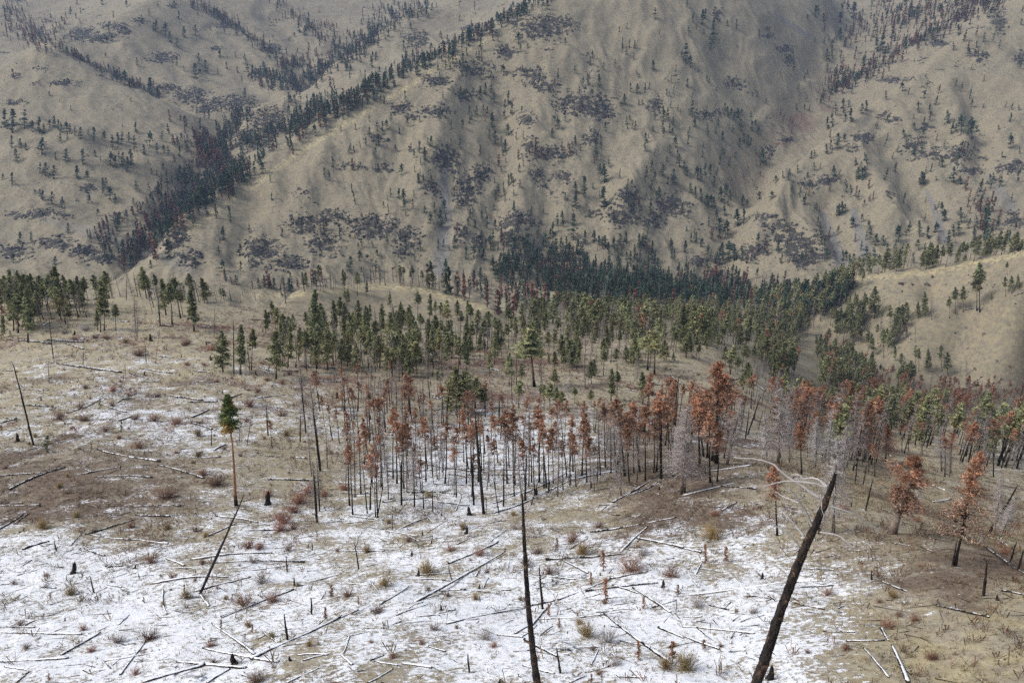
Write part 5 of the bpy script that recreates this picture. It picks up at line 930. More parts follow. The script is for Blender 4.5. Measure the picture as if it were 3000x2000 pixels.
# --- fallen logs: two ends in zoomed photo pixels, thickness in zoomed pixels, look (s snowy, d dark, p pale)
LOGS = [(z,) + r for z, rows in ((7, [
 (640,40,1050,120,16,'d'),(1030,140,1340,228,12,'d'),(60,305,430,155,14,'d'),(0,210,310,188,10,'d'),(0,560,160,455,12,'d'),(560,595,875,500,12,'d'),(560,590,910,630,12,'d'),(890,470,1115,478,16,'d'),(1115,470,1245,467,8,'d'),(830,412,1190,410,8,'d'),(150,695,325,640,16,'d'),(1280,968,1645,875,13,'s'),(1000,918,1500,876,13,'s'),(1250,758,1790,715,13,'s'),(1000,815,1330,803,9,'s'),(1380,785,2000,778,10,'d'),(1650,828,1870,803,9,'s'),(1370,605,1555,525,12,'s'),(1415,475,1770,535,9,'s'),(1620,568,1815,566,11,'d'),(1760,235,2110,243,13,'d'),(910,630,1105,655,10,'s'),(550,685,690,735,12,'d'),(1090,755,1210,800,14,'s'),(0,1205,230,1203,9,'d'),(0,1235,540,1248,14,'s'),(405,1385,665,1240,17,'s'),(0,1435,450,1405,17,'s'),(690,1425,1420,1285,14,'s'),(790,1515,960,1290,12,'s'),(1330,1340,1830,1430,18,'s'),(1160,1430,1620,1465,22,'s'),(940,1566,1345,1450,24,'s'),(1360,1566,1510,1475,16,'s'),(1645,1415,2240,1130,22,'s'),(1390,1180,1670,1380,16,'s'),(1455,1140,1930,955,13,'s'),(1640,1080,1800,1105,8,'s'),(2015,910,2240,850,11,'s'),(1070,960,1095,1120,13,'s'),(1310,985,1375,1065,16,'s'),(30,1460,210,1490,6,'s'),(110,1566,200,1490,10,'d'),(1880,1566,2090,1470,13,'s'),(260,935,370,945,12,'d'),(700,925,800,940,11,'s'),(160,1195,230,1160,8,'d'),(300,1130,400,1105,6,'s'),(780,1185,850,1120,7,'s'),(690,805,805,800,10,'d'),(0,925,60,920,9,'d'),(1700,1200,1820,1300,10,'s'),(150,390,10,390,8,'d'),(0,405,260,400,8,'d'),(1140,665,1060,640,5,'s'),(560,560,470,665,6,'d'),(530,200,800,150,10,'d'),(620,220,1000,225,8,'d'),(540,160,600,185,9,'d'),(1950,1385,2150,1385,12,'s'),(1990,1420,2130,1385,9,'s'),(560,1440,420,1452,7,'s'),(880,1425,1040,1395,9,'s'),(1255,92,1450,87,8,'d'),(1405,45,1480,5,13,'s'),(1910,85,2010,98,13,'d'),(145,800,205,760,6,'s'),(1905,1025,2005,1058,8,'s'),(100,520,200,450,8,'d'),(1500,410,1650,440,7,'d'),(1580,600,1800,630,8,'s')]),
 (8, [(0,325,620,318,10,'d'),(240,185,600,175,10,'d'),(300,155,560,235,10,'d'),(410,290,760,330,10,'d'),(270,385,620,345,11,'d'),(520,365,840,405,10,'s'),(560,140,960,190,9,'d'),(610,265,900,275,10,'d'),(820,205,1200,200,8,'d'),(980,350,1240,290,12,'s'),(1000,455,1380,300,14,'s'),(1000,390,1180,310,11,'s'),(850,170,1240,170,8,'d'),(700,200,950,235,8,'d'),(660,165,900,160,7,'d'),(900,130,1260,150,7,'d'),(960,235,1260,262,9,'s'),(1010,260,1300,240,9,'s'),(1200,330,1480,190,11,'s'),(1380,300,1640,175,9,'s'),(1490,240,1830,175,10,'s'),(1780,385,2080,205,11,'d'),(1870,340,2100,250,9,'d'),(2040,275,2160,170,9,'d'),(1690,405,1810,405,8,'d'),(1770,465,1830,470,10,'d'),(385,555,570,480,11,'s'),(290,572,500,605,9,'s'),(400,560,510,640,7,'s'),(0,460,240,498,9,'s'),(20,520,280,500,7,'s'),(530,445,600,515,6,'s'),(0,705,285,700,10,'s'),(120,765,230,765,6,'d'),(180,742,460,738,8,'s'),(705,785,1030,640,18,'s'),(480,1035,1080,715,16,'s'),(400,885,870,870,9,'s'),(520,860,740,845,10,'s'),(640,965,820,957,13,'d'),(255,1055,445,935,12,'s'),(0,910,190,920,10,'s'),(195,905,245,985,8,'s'),(0,1140,110,1090,12,'s'),(360,1125,565,1055,11,'s'),(40,1265,400,1170,12,'s'),(440,1170,900,1145,9,'s'),(690,1180,1230,1070,13,'s'),(1180,1075,1400,1028,14,'d'),(500,1130,680,1118,10,'s'),(1340,765,1840,722,15,'d'),(1450,765,1615,850,13,'s'),(1630,580,2200,485,13,'d'),(1830,710,2010,545,13,'s'),(1930,620,2240,688,16,'s'),(1250,853,1580,890,10,'s'),(1430,920,1640,880,9,'s'),(1420,1025,1760,890,17,'s'),(1760,885,2010,840,15,'d'),(1600,970,2080,915,13,'d'),(1780,930,1950,980,14,'s'),(1910,945,2155,1105,16,'s'),(2040,1075,2200,1025,9,'d'),(1280,1150,1600,1135,12,'s'),(1600,1135,1840,1100,9,'s'),(1780,1090,1920,1078,8,'s'),(1250,1190,1380,1045,16,'s'),(1140,1245,1240,1190,14,'s'),(1020,1252,1190,1268,13,'s'),(1180,1265,1280,1190,12,'s'),(1300,1260,1385,1195,9,'s'),(1200,1290,1410,1400,22,'s'),(1190,1455,1400,1505,16,'s'),(1720,1115,2170,1440,20,'s'),(1635,1450,1725,1190,9,'s'),(2080,1205,2240,1275,17,'s'),(0,1385,70,1450,18,'s'),(10,1375,45,1265,12,'s'),(190,1420,280,1385,9,'d'),(215,1425,370,1452,12,'s'),(400,1440,590,1470,15,'s'),(180,1566,345,1475,8,'s'),(1500,1566,1600,1525,14,'s'),(1600,1500,1760,1455,9,'d'),(1700,1525,2000,1528,10,'s'),(570,1330,680,1365,6,'s'),(745,1090,700,1095,8,'d'),(1050,960,1115,962,7,'d'),(1500,695,1620,620,7,'d'),(1520,680,1700,670,8,'d'),(570,580,700,500,6,'s'),(1120,1025,1190,1035,9,'s'),(880,870,910,820,11,'s'),(930,945,965,880,8,'s'),(1610,1005,1700,985,7,'d'),(1420,1065,1440,1120,7,'s'),(2190,1110,2200,1030,10,'s'),(760,660,900,600,8,'s'),(790,560,1050,500,8,'s'),(150,490,210,450,8,'s'),(370,450,430,390,8,'s'),(750,440,785,350,8,'s'),(840,360,870,400,8,'s'),(2050,320,2110,345,7,'d'),(1700,440,1740,410,7,'s'),(980,640,1090,560,6,'s'),(80,690,105,600,6,'s')]),
 (9, [(0,685,120,712,15,'s'),(80,860,125,770,12,'s'),(0,995,680,908,11,'p'),(700,905,1010,888,8,'p'),(790,820,990,828,9,'d'),(730,945,990,930,7,'d'),(730,1045,930,1085,13,'d'),(560,1000,610,1035,10,'d'),(400,1000,490,1000,8,'d'),(0,1200,90,1200,10,'s'),(90,1205,470,1245,14,'s'),(100,1210,210,1295,12,'s'),(0,1260,240,1345,16,'s'),(920,1230,1130,1235,13,'d'),(1070,1295,1330,1293,9,'d'),(1300,1210,1350,1290,18,'s'),(1370,1330,1475,1566,28,'s'),(1185,1340,1350,1530,15,'s'),(1650,475,1790,555,9,'d'),(1790,560,2130,790,13,'d'),(2130,795,2240,850,10,'d'),(2090,965,2240,995,14,'d'),(1640,1055,2010,1140,14,'d'),(1370,650,1490,670,8,'d'),(1560,675,1650,710,8,'d'),(0,335,340,255,9,'p'),(180,185,450,145,9,'p'),(0,205,110,175,7,'d'),(250,280,480,300,11,'d'),(1640,385,1760,360,9,'p'),(1620,260,1720,305,8,'p'),(2060,625,2150,680,9,'s'),(495,850,540,885,14,'s'),(0,1135,130,1133,9,'d'),(1300,900,1470,970,12,'s'),(930,745,1010,733,8,'d'),(1280,420,1400,470,9,'d'),(255,440,360,385,12,'d'),(1180,1566,1220,1555,7,'p'),(170,1060,300,1090,9,'d'),(1560,425,1610,405,12,'d')]),
 (4, [(375,820,800,880,13,'d'),(310,665,550,680,11,'d'),(420,688,550,725,9,'d'),(60,665,330,690,10,'d'),(0,1210,110,1180,11,'d'),(20,1170,110,1195,9,'d'),(100,1095,320,1103,11,'d'),(440,1145,660,1050,8,'d'),(650,1075,830,1140,11,'d'),(1080,1028,1330,1065,12,'d'),(1235,1073,1430,1068,9,'d'),(1255,1172,1370,1120,13,'s'),(1260,1210,1420,1255,12,'d'),(780,1195,870,1165,11,'d'),(920,850,1130,885,9,'d'),(850,880,1040,940,7,'d'),(930,938,1035,940,7,'d'),(770,1075,900,1010,7,'d'),(1050,570,1140,575,11,'d'),(1300,570,1390,585,9,'d'),(730,530,850,545,8,'d'),(1040,770,1140,780,9,'d'),(1260,865,1380,880,8,'d'),(0,865,80,867,7,'d'),(1690,1045,1870,1025,8,'d'),(1500,1045,1590,1018,10,'d'),(1730,790,1820,780,8,'d'),(1700,845,1770,868,9,'d'),(2090,935,2240,940,8,'d'),(2120,855,2200,850,8,'d'),(1800,865,1960,870,8,'d'),(110,985,320,995,7,'d'),(1640,530,1790,535,7,'d'),(1000,575,1040,650,5,'d'),(2060,905,2080,890,8,'d'),(1890,1020,1990,1030,6,'d'),(285,570,325,545,10,'p')]),
 (5, [(910,830,1040,870,8,'d'),(930,850,1000,860,6,'d'),(600,1040,740,1075,9,'d'),(560,1010,690,1060,8,'d'),(1010,1220,1140,1240,14,'d'),(1060,1195,1140,1215,10,'d'),(2040,955,2150,958,9,'d'),(1870,990,1940,1000,9,'d'),(480,545,560,550,6,'d'),(2160,900,2240,960,9,'d'),(600,1125,700,1115,8,'d'),(110,1255,340,1290,9,'d'),(200,1240,400,1280,7,'d'),(1100,1070,1200,1080,7,'d'),(2140,770,2200,775,7,'d'),(420,1260,620,1270,7,'s'),(700,1290,900,1330,8,'s'),(1020,1330,1260,1360,7,'s'),(1450,1350,1700,1330,8,'s'),(600,1380,800,1400,8,'s')]),
 (6, [(455,930,540,1000,10,'d'),(855,633,905,625,10,'d'),(1055,785,1110,745,11,'d'),(1860,970,1970,900,7,'d'),(250,1310,340,1320,10,'s'),(1430,600,1500,660,9,'d'),(1850,465,1920,450,14,'d'),(320,930,420,900,6,'d'),(2170,380,2230,360,9,'d')])) for r in rows]

fill([(1180,745),(1240,780),(1220,830),(1100,800),(1080,760)], 30, {'pine_tree': 6, 'dead_pine': 3}, (10, 14), 'the open green stand')
fill([(720,700),(860,690),(1040,715),(1150,750),(1080,780),(800,770)], 8, {'pine_tree': 6, 'dead_pine': 2}, (9, 13), 'the bare knoll', gap=80)
fill([(1660,830),(1760,860),(1860,930),(1800,960),(1700,900)], 34, {'pine_tree': 6, 'dead_pine': 2, 'scorched_pine': 1}, (9, 14), 'the grassy bench')
fill([(1880,700),(2050,720),(2100,760),(2050,800),(1900,790)], 46, {'pine_tree': 6, 'dead_pine': 2}, (14, 22), 'the right bare hill', gap=100)

fill([(1700,700),(1900,655),(1980,660),(1890,740),(1760,735)], 130, {'fir_tree': 5, 'pine_tree': 3, 'grey_fir': 1}, (15, 23), VF)
fill([(1080,640),(1250,600),(1480,630),(1700,640),(1850,640),(1800,700),(1300,720),(1150,690)], 160, {'fir_tree': 6, 'red_fir': 1.5, 'grey_fir': 1.5}, (12, 21), VF, gap=70)
strip([(530,620),(580,585),(640,545),(700,500),(730,470)], 10, 78, GREEN, (15, 24), CR)
strip([(700,420),(760,400),(840,390)], 14, 52, GREEN, (14, 22), CR)
fill([(1050,560),(1700,540),(1850,600),(1700,650),(1100,640)], 110, {'fir_tree': 7, 'red_fir': 1, 'grey_fir': .8}, (12, 21), 'the central mountain foot', gap=60)

want('burnt_snag', q(7, 1315, 980), q(7, 1610, 315), 'poles', 1, .8)

trees(9, 'tall_dead_pine', [(700,120,690,-260),(1060,170,1075,-120),(1700,180,1690,-120)], 'the spur on the right')

fill([(620,745),(760,745),(980,765),(1180,780),(1100,850),(850,860),(650,820)], 60, {'pine_tree': 6, 'dead_pine': 4}, (9, 14), 'the open green stand', wf=.85)

behind([(360,588),(450,490),(540,425),(620,370),(720,305),(820,240),(930,190),(1030,140),(1130,85),(1210,35)], (25, 130), 330, {'fir_tree': 8, 'red_fir': 1.5}, (14, 24), CR)
fill([(180,540),(330,480),(470,330),(520,300),(560,330),(440,440),(330,560),(260,620)], 120, {'fir_tree': 5, 'red_fir': 3, 'grey_fir': 1}, (13, 22), CR, gap=80)

trees(9, 'red_pine', [(780,200,770,-150),(1000,60,1010,-260),(640,90,610,-300),(1330,120,1350,-140),(870,60,880,-220),(1900,330,1960,40)], 'the spur on the right', wf=.95)
fill([(760,330),(1000,180),(1250,60),(1500,60),(1680,250),(1700,480),(1600,600),(1100,600),(700,560)], 190, {'fir_tree': 8, 'red_fir': 1.2}, (9, 18), 'the central mountain right half', gap=50)
fill([(1800,440),(2000,280),(2250,90),(2352,60),(2352,560),(2000,600),(1800,560)], 110, {'fir_tree': 8, 'red_fir': 1}, (9, 18), 'the right mountain', gap=50)
# ------------------------------------------------------------------ the two near poles
def line_on_plane(z, pts, base, off=None):
    """photo polyline laid on the upright plane through base (off: metres away from the camera at each point)"""
    out = []
    for k, (x, y) in enumerate(pts):
        p = unproj_top(base, *q(z, x, y))
        if off is not None:
            d = (p - [0, 0, CAMZ]); p = p + d / np.linalg.norm(d) * off[k]
        out.append(p)
    return np.array(out)
def resample(P, R, n):
    s = np.concatenate([[0], np.cumsum(np.linalg.norm(np.diff(P, axis=0), axis=1))]); t = np.linspace(0, s[-1], n)
    return np.stack([np.interp(t, s, P[:, i]) for i in range(3)], -1), np.interp(t, s, R)
def hero_tube(P, R, n, sides, seed, amp=.24):
    r = np.random.default_rng(seed); P, R = resample(np.asarray(P, float), np.asarray(R, float), n)
    tg = np.gradient(P, axis=0); tg /= np.linalg.norm(tg, axis=1, keepdims=True)
    a = np.cross(tg, [0, 1.0, 0]); a /= np.linalg.norm(a, axis=1, keepdims=True); b = np.cross(tg, a)
    an = np.linspace(0, 2 * np.pi, sides, endpoint=False)
    s = np.linspace(0, np.linalg.norm(np.diff(P, axis=0), axis=1).sum(), n)
    A, Sg = np.meshgrid(an, s)
    bump_ = fbm(np.cos(A) * 1.6 + 5 * Sg * .35, np.sin(A) * 1.6 + Sg * 1.2, 3, seed) + .55 * fbm(np.cos(A) * 4 + Sg * 2.2, np.sin(A) * 4 - Sg * 1.4, 3, seed + 5) + .5 * np.abs(fbm(np.cos(A) * 7 + 40, np.sin(A) * 7 + Sg * 1.1, 3, seed + 15))
    rad = R[:, None] * (1 + amp * bump_ + .10 * vnoise(np.zeros_like(A), Sg * 1.7, seed + 9))
    v = P[:, None] + rad[..., None] * (np.cos(A)[..., None] * a[:, None] + np.sin(A)[..., None] * b[:, None])
    v[-1] += r.normal(0, R[-1] * .55, (sides, 1)) * tg[-1]
    m = MB(); i = np.arange((n - 1) * sides); u = i // sides; w = i % sides; w2 = (w + 1) % sides
    V = np.concatenate([v.reshape(-1, 3), [P[-1] - tg[-1] * R[-1] * .5]])
    t = [((n - 1) * sides + j, (n - 1) * sides + (j + 1) % sides, len(V) - 1) for j in range(sides)]
    k = 34; i = r.integers(n // 6, n - 3, k); az = r.uniform(0, 6.283, k); od = np.cos(az)[:, None] * a[i] + np.sin(az)[:, None] * b[i]
    m.sticks(P[i] + od * R[i][:, None] * .6, P[i] + od * (R[i] + r.uniform(.05, .42, k))[:, None] + r.normal(0, .06, (k, 3)), R[i] * .16 + .008, r)
    m.add(V, np.stack([u * sides + w, u * sides + w2, (u + 1) * sides + w2, (u + 1) * sides + w], -1), t)
    return m
def empty(name, loc):
    o = bpy.data.objects.new(name, None); C.objects.link(o); o.location = loc; o.empty_display_size = .5; return o
def part(name, me, root, label=None):
    o = bpy.data.objects.new(name, me); C.objects.link(o); o.parent = root
    if label: o['label'] = label
    return o
def px_r(z, w, depth): return w / Zs[z][2] / 2 * depth / FPX
def near_pole(z, pts, widths, base_px, sides, seed, label, branches=()):
    g = ground_at(*base_px)[0]; base = g[:3]
    P = np.concatenate([[base - [0, 0, .4]], line_on_plane(z, pts, base)])
    dep = project(P[:, 0], P[:, 1], P[:, 2])[2]
    R = np.array([px_r(z, w, d) for w, d in zip([widths[0] * 1.08] + list(widths), dep)])
    root = empty('charred_pole', base); root['label'] = label; root['category'] = 'dead tree'; root['group'] = 'charred standing poles'
    m = hero_tube(P - base, R, 150, sides, seed); part('trunk', m.mesh('trunk', M_HERO, smooth=False), root)
    for bz, bp, w0, w1, o0, o1 in branches:
        n = len(bp); off = np.linspace(o0, o1, n)
        B = line_on_plane(bz, bp, base, off); d = project(B[:, 0], B[:, 1], B[:, 2])[2]
        R2 = np.array([px_r(bz, w * 1.35, dd) for w, dd in zip(np.linspace(w0, w1, n), d)])
        B2, R3 = resample(B, R2, n * 5); rr = np.random.default_rng(seed + n + int(w0 * 10)); B2[1:] += np.cumsum(rr.normal(0, .012, B2[1:].shape), 0) * .8
        mm = MB(); mm.tube(B2 - base, R3, 6)
        k = n * 3; i = rr.integers(len(B2) // 3, len(B2) - 1, k); dirs = (B2[np.minimum(i + 2, len(B2) - 1)] - B2[i - 1]); dirs /= np.linalg.norm(dirs, axis=1, keepdims=True) + 1e-9
        mm.sticks((B2 - base)[i], (B2 - base)[i] + (dirs + rr.normal(0, .7, (k, 3))) * rr.uniform(.12, .45, k)[:, None], .009, rr)
        part('branch', mm.mesh('branch', M_PALETWIG, smooth=True), root)
near_pole(8, [(1300,1700),(1285,1566),(1262,1400),(1240,1200),(1225,1040),(1214,880),(1204,700),(1196,560),(1192,440),(1186,325)], [52,48,42,37,33,29,25,22,17,9], (1588, 2210), 22, 71, 'tall thin charred pole rising alone in the middle of the snow')
BR = [(9, [(905,355),(830,310),(760,270),(690,225),(620,175),(590,140),(520,110),(420,95),(320,85)], 15, 5, 0, 1.2),(9, [(950,285),(880,262),(800,252),(720,245),(660,250),(600,265),(530,288)], 10, 4, 0, -.5),(9, [(950,280),(880,225),(830,220),(790,232),(760,205),(700,200)], 9, 3.5, 0, .8),
 (9, [(850,545),(825,480),(800,430),(770,390),(740,350),(690,295)], 13, 6, 0, -.9),(9, [(760,385),(700,365),(650,350),(600,325)], 9, 4, -.5, -.3),(9, [(800,605),(760,560),(720,510),(680,460),(640,430)], 11, 4, 0, .6),(9, [(775,690),(740,630),(700,595),(640,560),(590,535),(545,525)], 11, 4, 0, -.4),
 (9, [(960,405),(1050,425),(1120,455),(1180,490),(1290,570)], 9, 4, 0, .9),(9, [(900,578),(980,590),(1030,605),(1070,630),(1135,685)], 11, 5, 0, -.6),(9, [(690,875),(640,820),(600,795),(520,758),(450,745),(400,760),(370,800)], 8, 3, 0, .5),(9, [(655,1000),(625,960),(600,935)], 6, 3, 0, .2),(9, [(700,360),(690,400),(700,440)], 6, 3, -.3, 0),(9, [(905,330),(915,400),(925,460),(920,520)], 5, 2.5, -.2, -.1)]
near_pole(9, [(430,1700),(485,1566),(545,1395),(592,1250),(640,1100),(690,965),(742,830),(802,680),(872,530),(935,390),(985,250),(1005,188)], [66,65,63,61,58,56,54,51,46,39,30,13], (2188, 2090), 26, 83, 'thick charred leaning pole with long bare grey branches near the lower right', BR)
# ------------------------------------------------------------------ making the objects
LANDMARKS = [  # where in the scene (photo pixels of the spot, phrase)
 ((150,1880), 'by the bottom left corner'), ((520,1900), 'on the lower left snow'), ((860,1930), 'beside the black split stump'), ((700,1720), 'below the thin leaning pole'), ((300,1660), 'on the snow at left'),
 ((1000,1750), 'on the snow left of centre'), ((1250,1900), 'left of the middle pole'), ((1250,1640), 'upslope left of the middle pole'), ((1700,1930), 'right of the middle pole'), ((1780,1700), 'between the two near poles'),
 ((1750,1520), 'below the burnt stand'), ((2080,1830), 'left of the leaning pole'), ((2150,1560), 'above the leaning pole'), ((2420,1800), 'right of the leaning pole'), ((2700,1920), 'in the bottom right grass'),
 ((2850,1650), 'on the far right spur'), ((2620,1500), 'near the squat red pine'), ((2850,1450), 'in the right hand hollow'), ((2200,1400), 'on the brown nose'), ((2050,1340), 'on the brown nose'), ((2180,1270), 'on the snow patch behind the red pines'),
 ((1150,1430), 'at the left of the burnt stand'), ((1400,1430), 'at the foot of the burnt stand'), ((1650,1380), 'inside the burnt stand'), ((1850,1370), 'at the right of the burnt stand'), ((1300,1300), 'behind the burnt stand'), ((1600,1250), 'behind the burnt stand'),
 ((850,1320), 'on the grassy hummock'), ((900,1500), 'by the red brush'), ((600,1450), 'below the patchy pine'), ((200,1440), 'on the brown heath'), ((450,1340), 'on the heath beside the patchy pine'), ((150,1230), 'on the left edge snow flat'),
 ((450,1230), 'on the upper snow flat'), ((750,1200), 'above the patchy pine'), ((200,1060), 'on the straw slope at left'), ((500,1060), 'on the straw slope'), ((800,1030), 'below the open green stand'), ((350,970), 'under the left shoulder'), ((650,950), 'under the left shoulder'),
 ((1050,1130), 'above the burnt stand'), ((1400,1080), 'on the brushy bench'), ((1700,1120), 'on the grassy bench'), ((2000,1080), 'at the edge of the bench'), ((1150,980), 'among the open green pines'), ((2600,1000), 'on the right bare hill'), ((2250,1000), 'on the bench edge slope'), ((2750,880), 'on the right bare hill')]
_lm = np.array([p for p, _ in LANDMARKS], float)
def spot(px, py): return LANDMARKS[int(np.argmin(((_lm[:, 0] - px) / 1.3) ** 2 + (_lm[:, 1] - py) ** 2))][1]
NOUN = {'pine_tree': ('green pine', 'pine'), 'tall_pine': ('', 'pine'), 'scorched_pine': ('scorched pine', 'dead pine'), 'red_pine': ('rust red pine', 'dead pine'), 'leaning_red_pine': ('', 'dead pine'), 'dead_pine': ('grey dead pine', 'dead pine'), 'tall_dead_pine': ('pale dead pine', 'dead pine'),
 'fir_tree': ('dark conifer', 'conifer'), 'red_fir': ('rust brown conifer', 'dead conifer'), 'grey_fir': ('bare grey conifer', 'dead conifer'), 'burnt_snag': ('charred pole', 'dead tree'), 'charred_stump': ('black stump', 'stump'), 'bare_shrub': ('bare shrub', 'shrub'), 'dead_sapling': ('dead sapling', 'sapling'), 'green_sapling': ('sapling', 'sapling'), 'fallen_log': ('log', 'fallen log')}
PREP = {'the central mountain foot': 'at'}
LABELS = []                              # (object, stem, end phrase, px): told apart afterwards
def orient(axis, b):
    """shortest turn that takes +Z to the axis, after a random spin about it"""
    a = Vector(axis).normalized()
    return (Vector((0, 0, 1)).rotation_difference(a)).to_matrix() @ Matrix.Rotation(R_.uniform(0, 6.283), 3, 'Z')
BIG_TWO_PARTS = 1
def lean_word(it):
    tx = project(*(it['base'] + it['axis']))[0]; bx = it['px'][0]; up = project(it['base'][0], it['base'][1], it['base'][2] + np.linalg.norm(it['axis']))[0]
    dx = (tx - up); H = np.linalg.norm(it['axis']) * FPX / it['d']
    return ' leaning right' if dx > .09 * H else ' leaning left' if dx < -.09 * H else ''
def build_one(it):
    K = KINDS[it['kind']]; vi = it['var'] if it['var'] is not None else R_.randrange(3 if it['kind'] == 'burnt_snag' else len(K)); V = K[vi]
    H = float(np.linalg.norm(it['axis'])); s = H / V['h']
    M3 = orient(it['axis'], it['base']); loc = Vector(it['base']) - Vector(it['axis']).normalized() * min(.15, .02 * H)
    wf = it['wf'] if it['kind'] in ('bare_shrub',) else it['wf'] * R_.uniform(.88, 1.15)
    tf = min(max(s, .55), 1.2) if it['kind'] in ('burnt_snag',) else s
    sx = (tf if it['kind'] == 'burnt_snag' else s) * wf
    mw = Matrix.Translation(loc) @ M3.to_4x4() @ Matrix.Diagonal((sx, sx, s, 1))
    if len(V['parts']) == 1:
        o = bpy.data.objects.new(it['kind'], V['parts'][0][1]); C.objects.link(o); o.matrix_world = mw
    else:
        o = bpy.data.objects.new(it['kind'], None); C.objects.link(o); o.empty_display_size = .5; o.matrix_world = mw
        for nm, me in V['parts']: part(nm, me, o)
    noun, cat = NOUN[it['kind']]; o['category'] = cat
    if it['region'] == 'hero': return o
    k = it['kind']; look = V['look']; word = 'tall ' if H > it['q3'] else 'short ' if H < it['q1'] else ''
    if k in ('burnt_snag', 'charred_stump', 'bare_shrub', 'dead_sapling', 'green_sapling'): end = spot(*it['px'])
    else: end = PREP.get(it['region'], 'in' if any(w in it['region'] for w in ('wood', 'stand', 'belt', 'creeks', 'hollow')) and 'above' not in it['region'] else 'among' if 'group' in it['region'] or 'thin trees' in it['region'] else 'on') + ' ' + it['region']
    stem = f"{word}{look} {noun}{lean_word(it) if k not in ('bare_shrub', 'fir_tree', 'red_fir', 'grey_fir') else ''}"
    o['group'] = f"{noun}s {end}"
    LABELS.append((o, stem, end, it['px'])); return o
ORD = ['first', 'second', 'third', 'fourth', 'fifth', 'sixth', 'seventh', 'eighth', 'ninth', 'tenth', 'eleventh', 'twelfth']
def settle_labels():
    by = {}
    for o, stem, end, px in LABELS: by.setdefault((stem, end), []).append((px[0], o))
    for (stem, end), v in by.items():
        v.sort(key=lambda a: a[0]); n = len(v)
        for i, (_, o) in enumerate(v):
            j = n - 1 - i
            if n == 1: o['label'] = f"{stem} {end}"
            elif i == 0: o['label'] = f"leftmost {stem} {end}"
            elif j == 0: o['label'] = f"rightmost {stem} {end}"
            elif i <= j and i < 12: o['label'] = f"{ORD[i]} from left {stem} {end}"
            elif j < 12: o['label'] = f"{ORD[j]} from right {stem} {end}"
            else: o['label'] = f"{stem} amid the many {end}"
            o['label'] = ' '.join(o['label'].replace('leaning right', 'leaning').replace('leaning left', 'leaning').split()) if len(o['label'].split()) > 16 else o['label']
            w = o['label'].split()
            if len(w) < 4: o['label'] += ' on the slope'
def merge(name, rows, label):
    """trees too many or too small to stand alone: one mesh"""
    V, Q, T, TN, MQ_, MT_, n = [], [], [], [], [], [], 0; mats = []
    for it in rows:
        K = KINDS[it['kind']]; v = K[R_.randrange(len(K))]; H = float(np.linalg.norm(it['axis'])); s = H / v['h']
        M3 = np.array(orient(it['axis'], it['base'])); A = M3 * np.array([s * it['wf'], s * it['wf'], s])
        jit = R_.uniform(-.22, .22)
        for (vv, qq, tt, tn, mq, mt_, ms) in v['raw']:
            ids = []
            for m in ms:
                if m not in mats: mats.append(m)
                ids.append(mats.index(m))
            ids = np.array(ids); tn2 = tn.copy(); tn2[:, 0] = np.clip(tn2[:, 0] + jit, 0, 1)
            V.append(vv @ A.T + it['base']); TN.append(tn2); Q.append(qq + n); T.append(tt + n); MQ_.append(ids[mq]); MT_.append(ids[mt_]); n += len(vv)
    m = MB(); m.v = V; m.tone = TN; m.q = Q; m.t = T; m.n = n
    me = m.mesh(name, mats, mi=np.concatenate(MQ_ + MT_).astype(np.int32))
    o = bpy.data.objects.new(name, me); C.objects.link(o); o['kind'] = 'stuff'; o['label'] = label
by_kind = {}
for it in ITEMS: by_kind.setdefault(it['kind'], []).append(it)
LIMIT = 300
rest = []
for kd, v in by_kind.items():
    H = np.array([np.linalg.norm(i['axis']) for i in v]); q1, q3 = np.percentile(H, [25, 75])
    for i in v: i['q1'], i['q3'] = q1, q3
    v.sort(key=lambda i: -np.linalg.norm(i['axis']) / i['d'])
    for i in v[:LIMIT]:
        o = build_one(i)
        if i['region'] == 'hero': o['label'] = {'tall_pine': 'tall living pine with orange patched crown and bare orange trunk on the snow', 'leaning_red_pine': 'squat leaning pine with broad rust crown and thick bare trunk on the spur'}[kd]
    rest += v[LIMIT:]
    print(kd, len(v), 'kept', min(len(v), LIMIT))
far_rest = [i for i in rest if i['d'] > 700]; near_rest = [i for i in rest if i['d'] <= 700]
if far_rest: merge('mountain_forest', far_rest, 'small conifers scattered over the far slopes and creeks')
if near_rest: merge('valley_forest', near_rest, 'small pines and dead trees filling the valley wood')
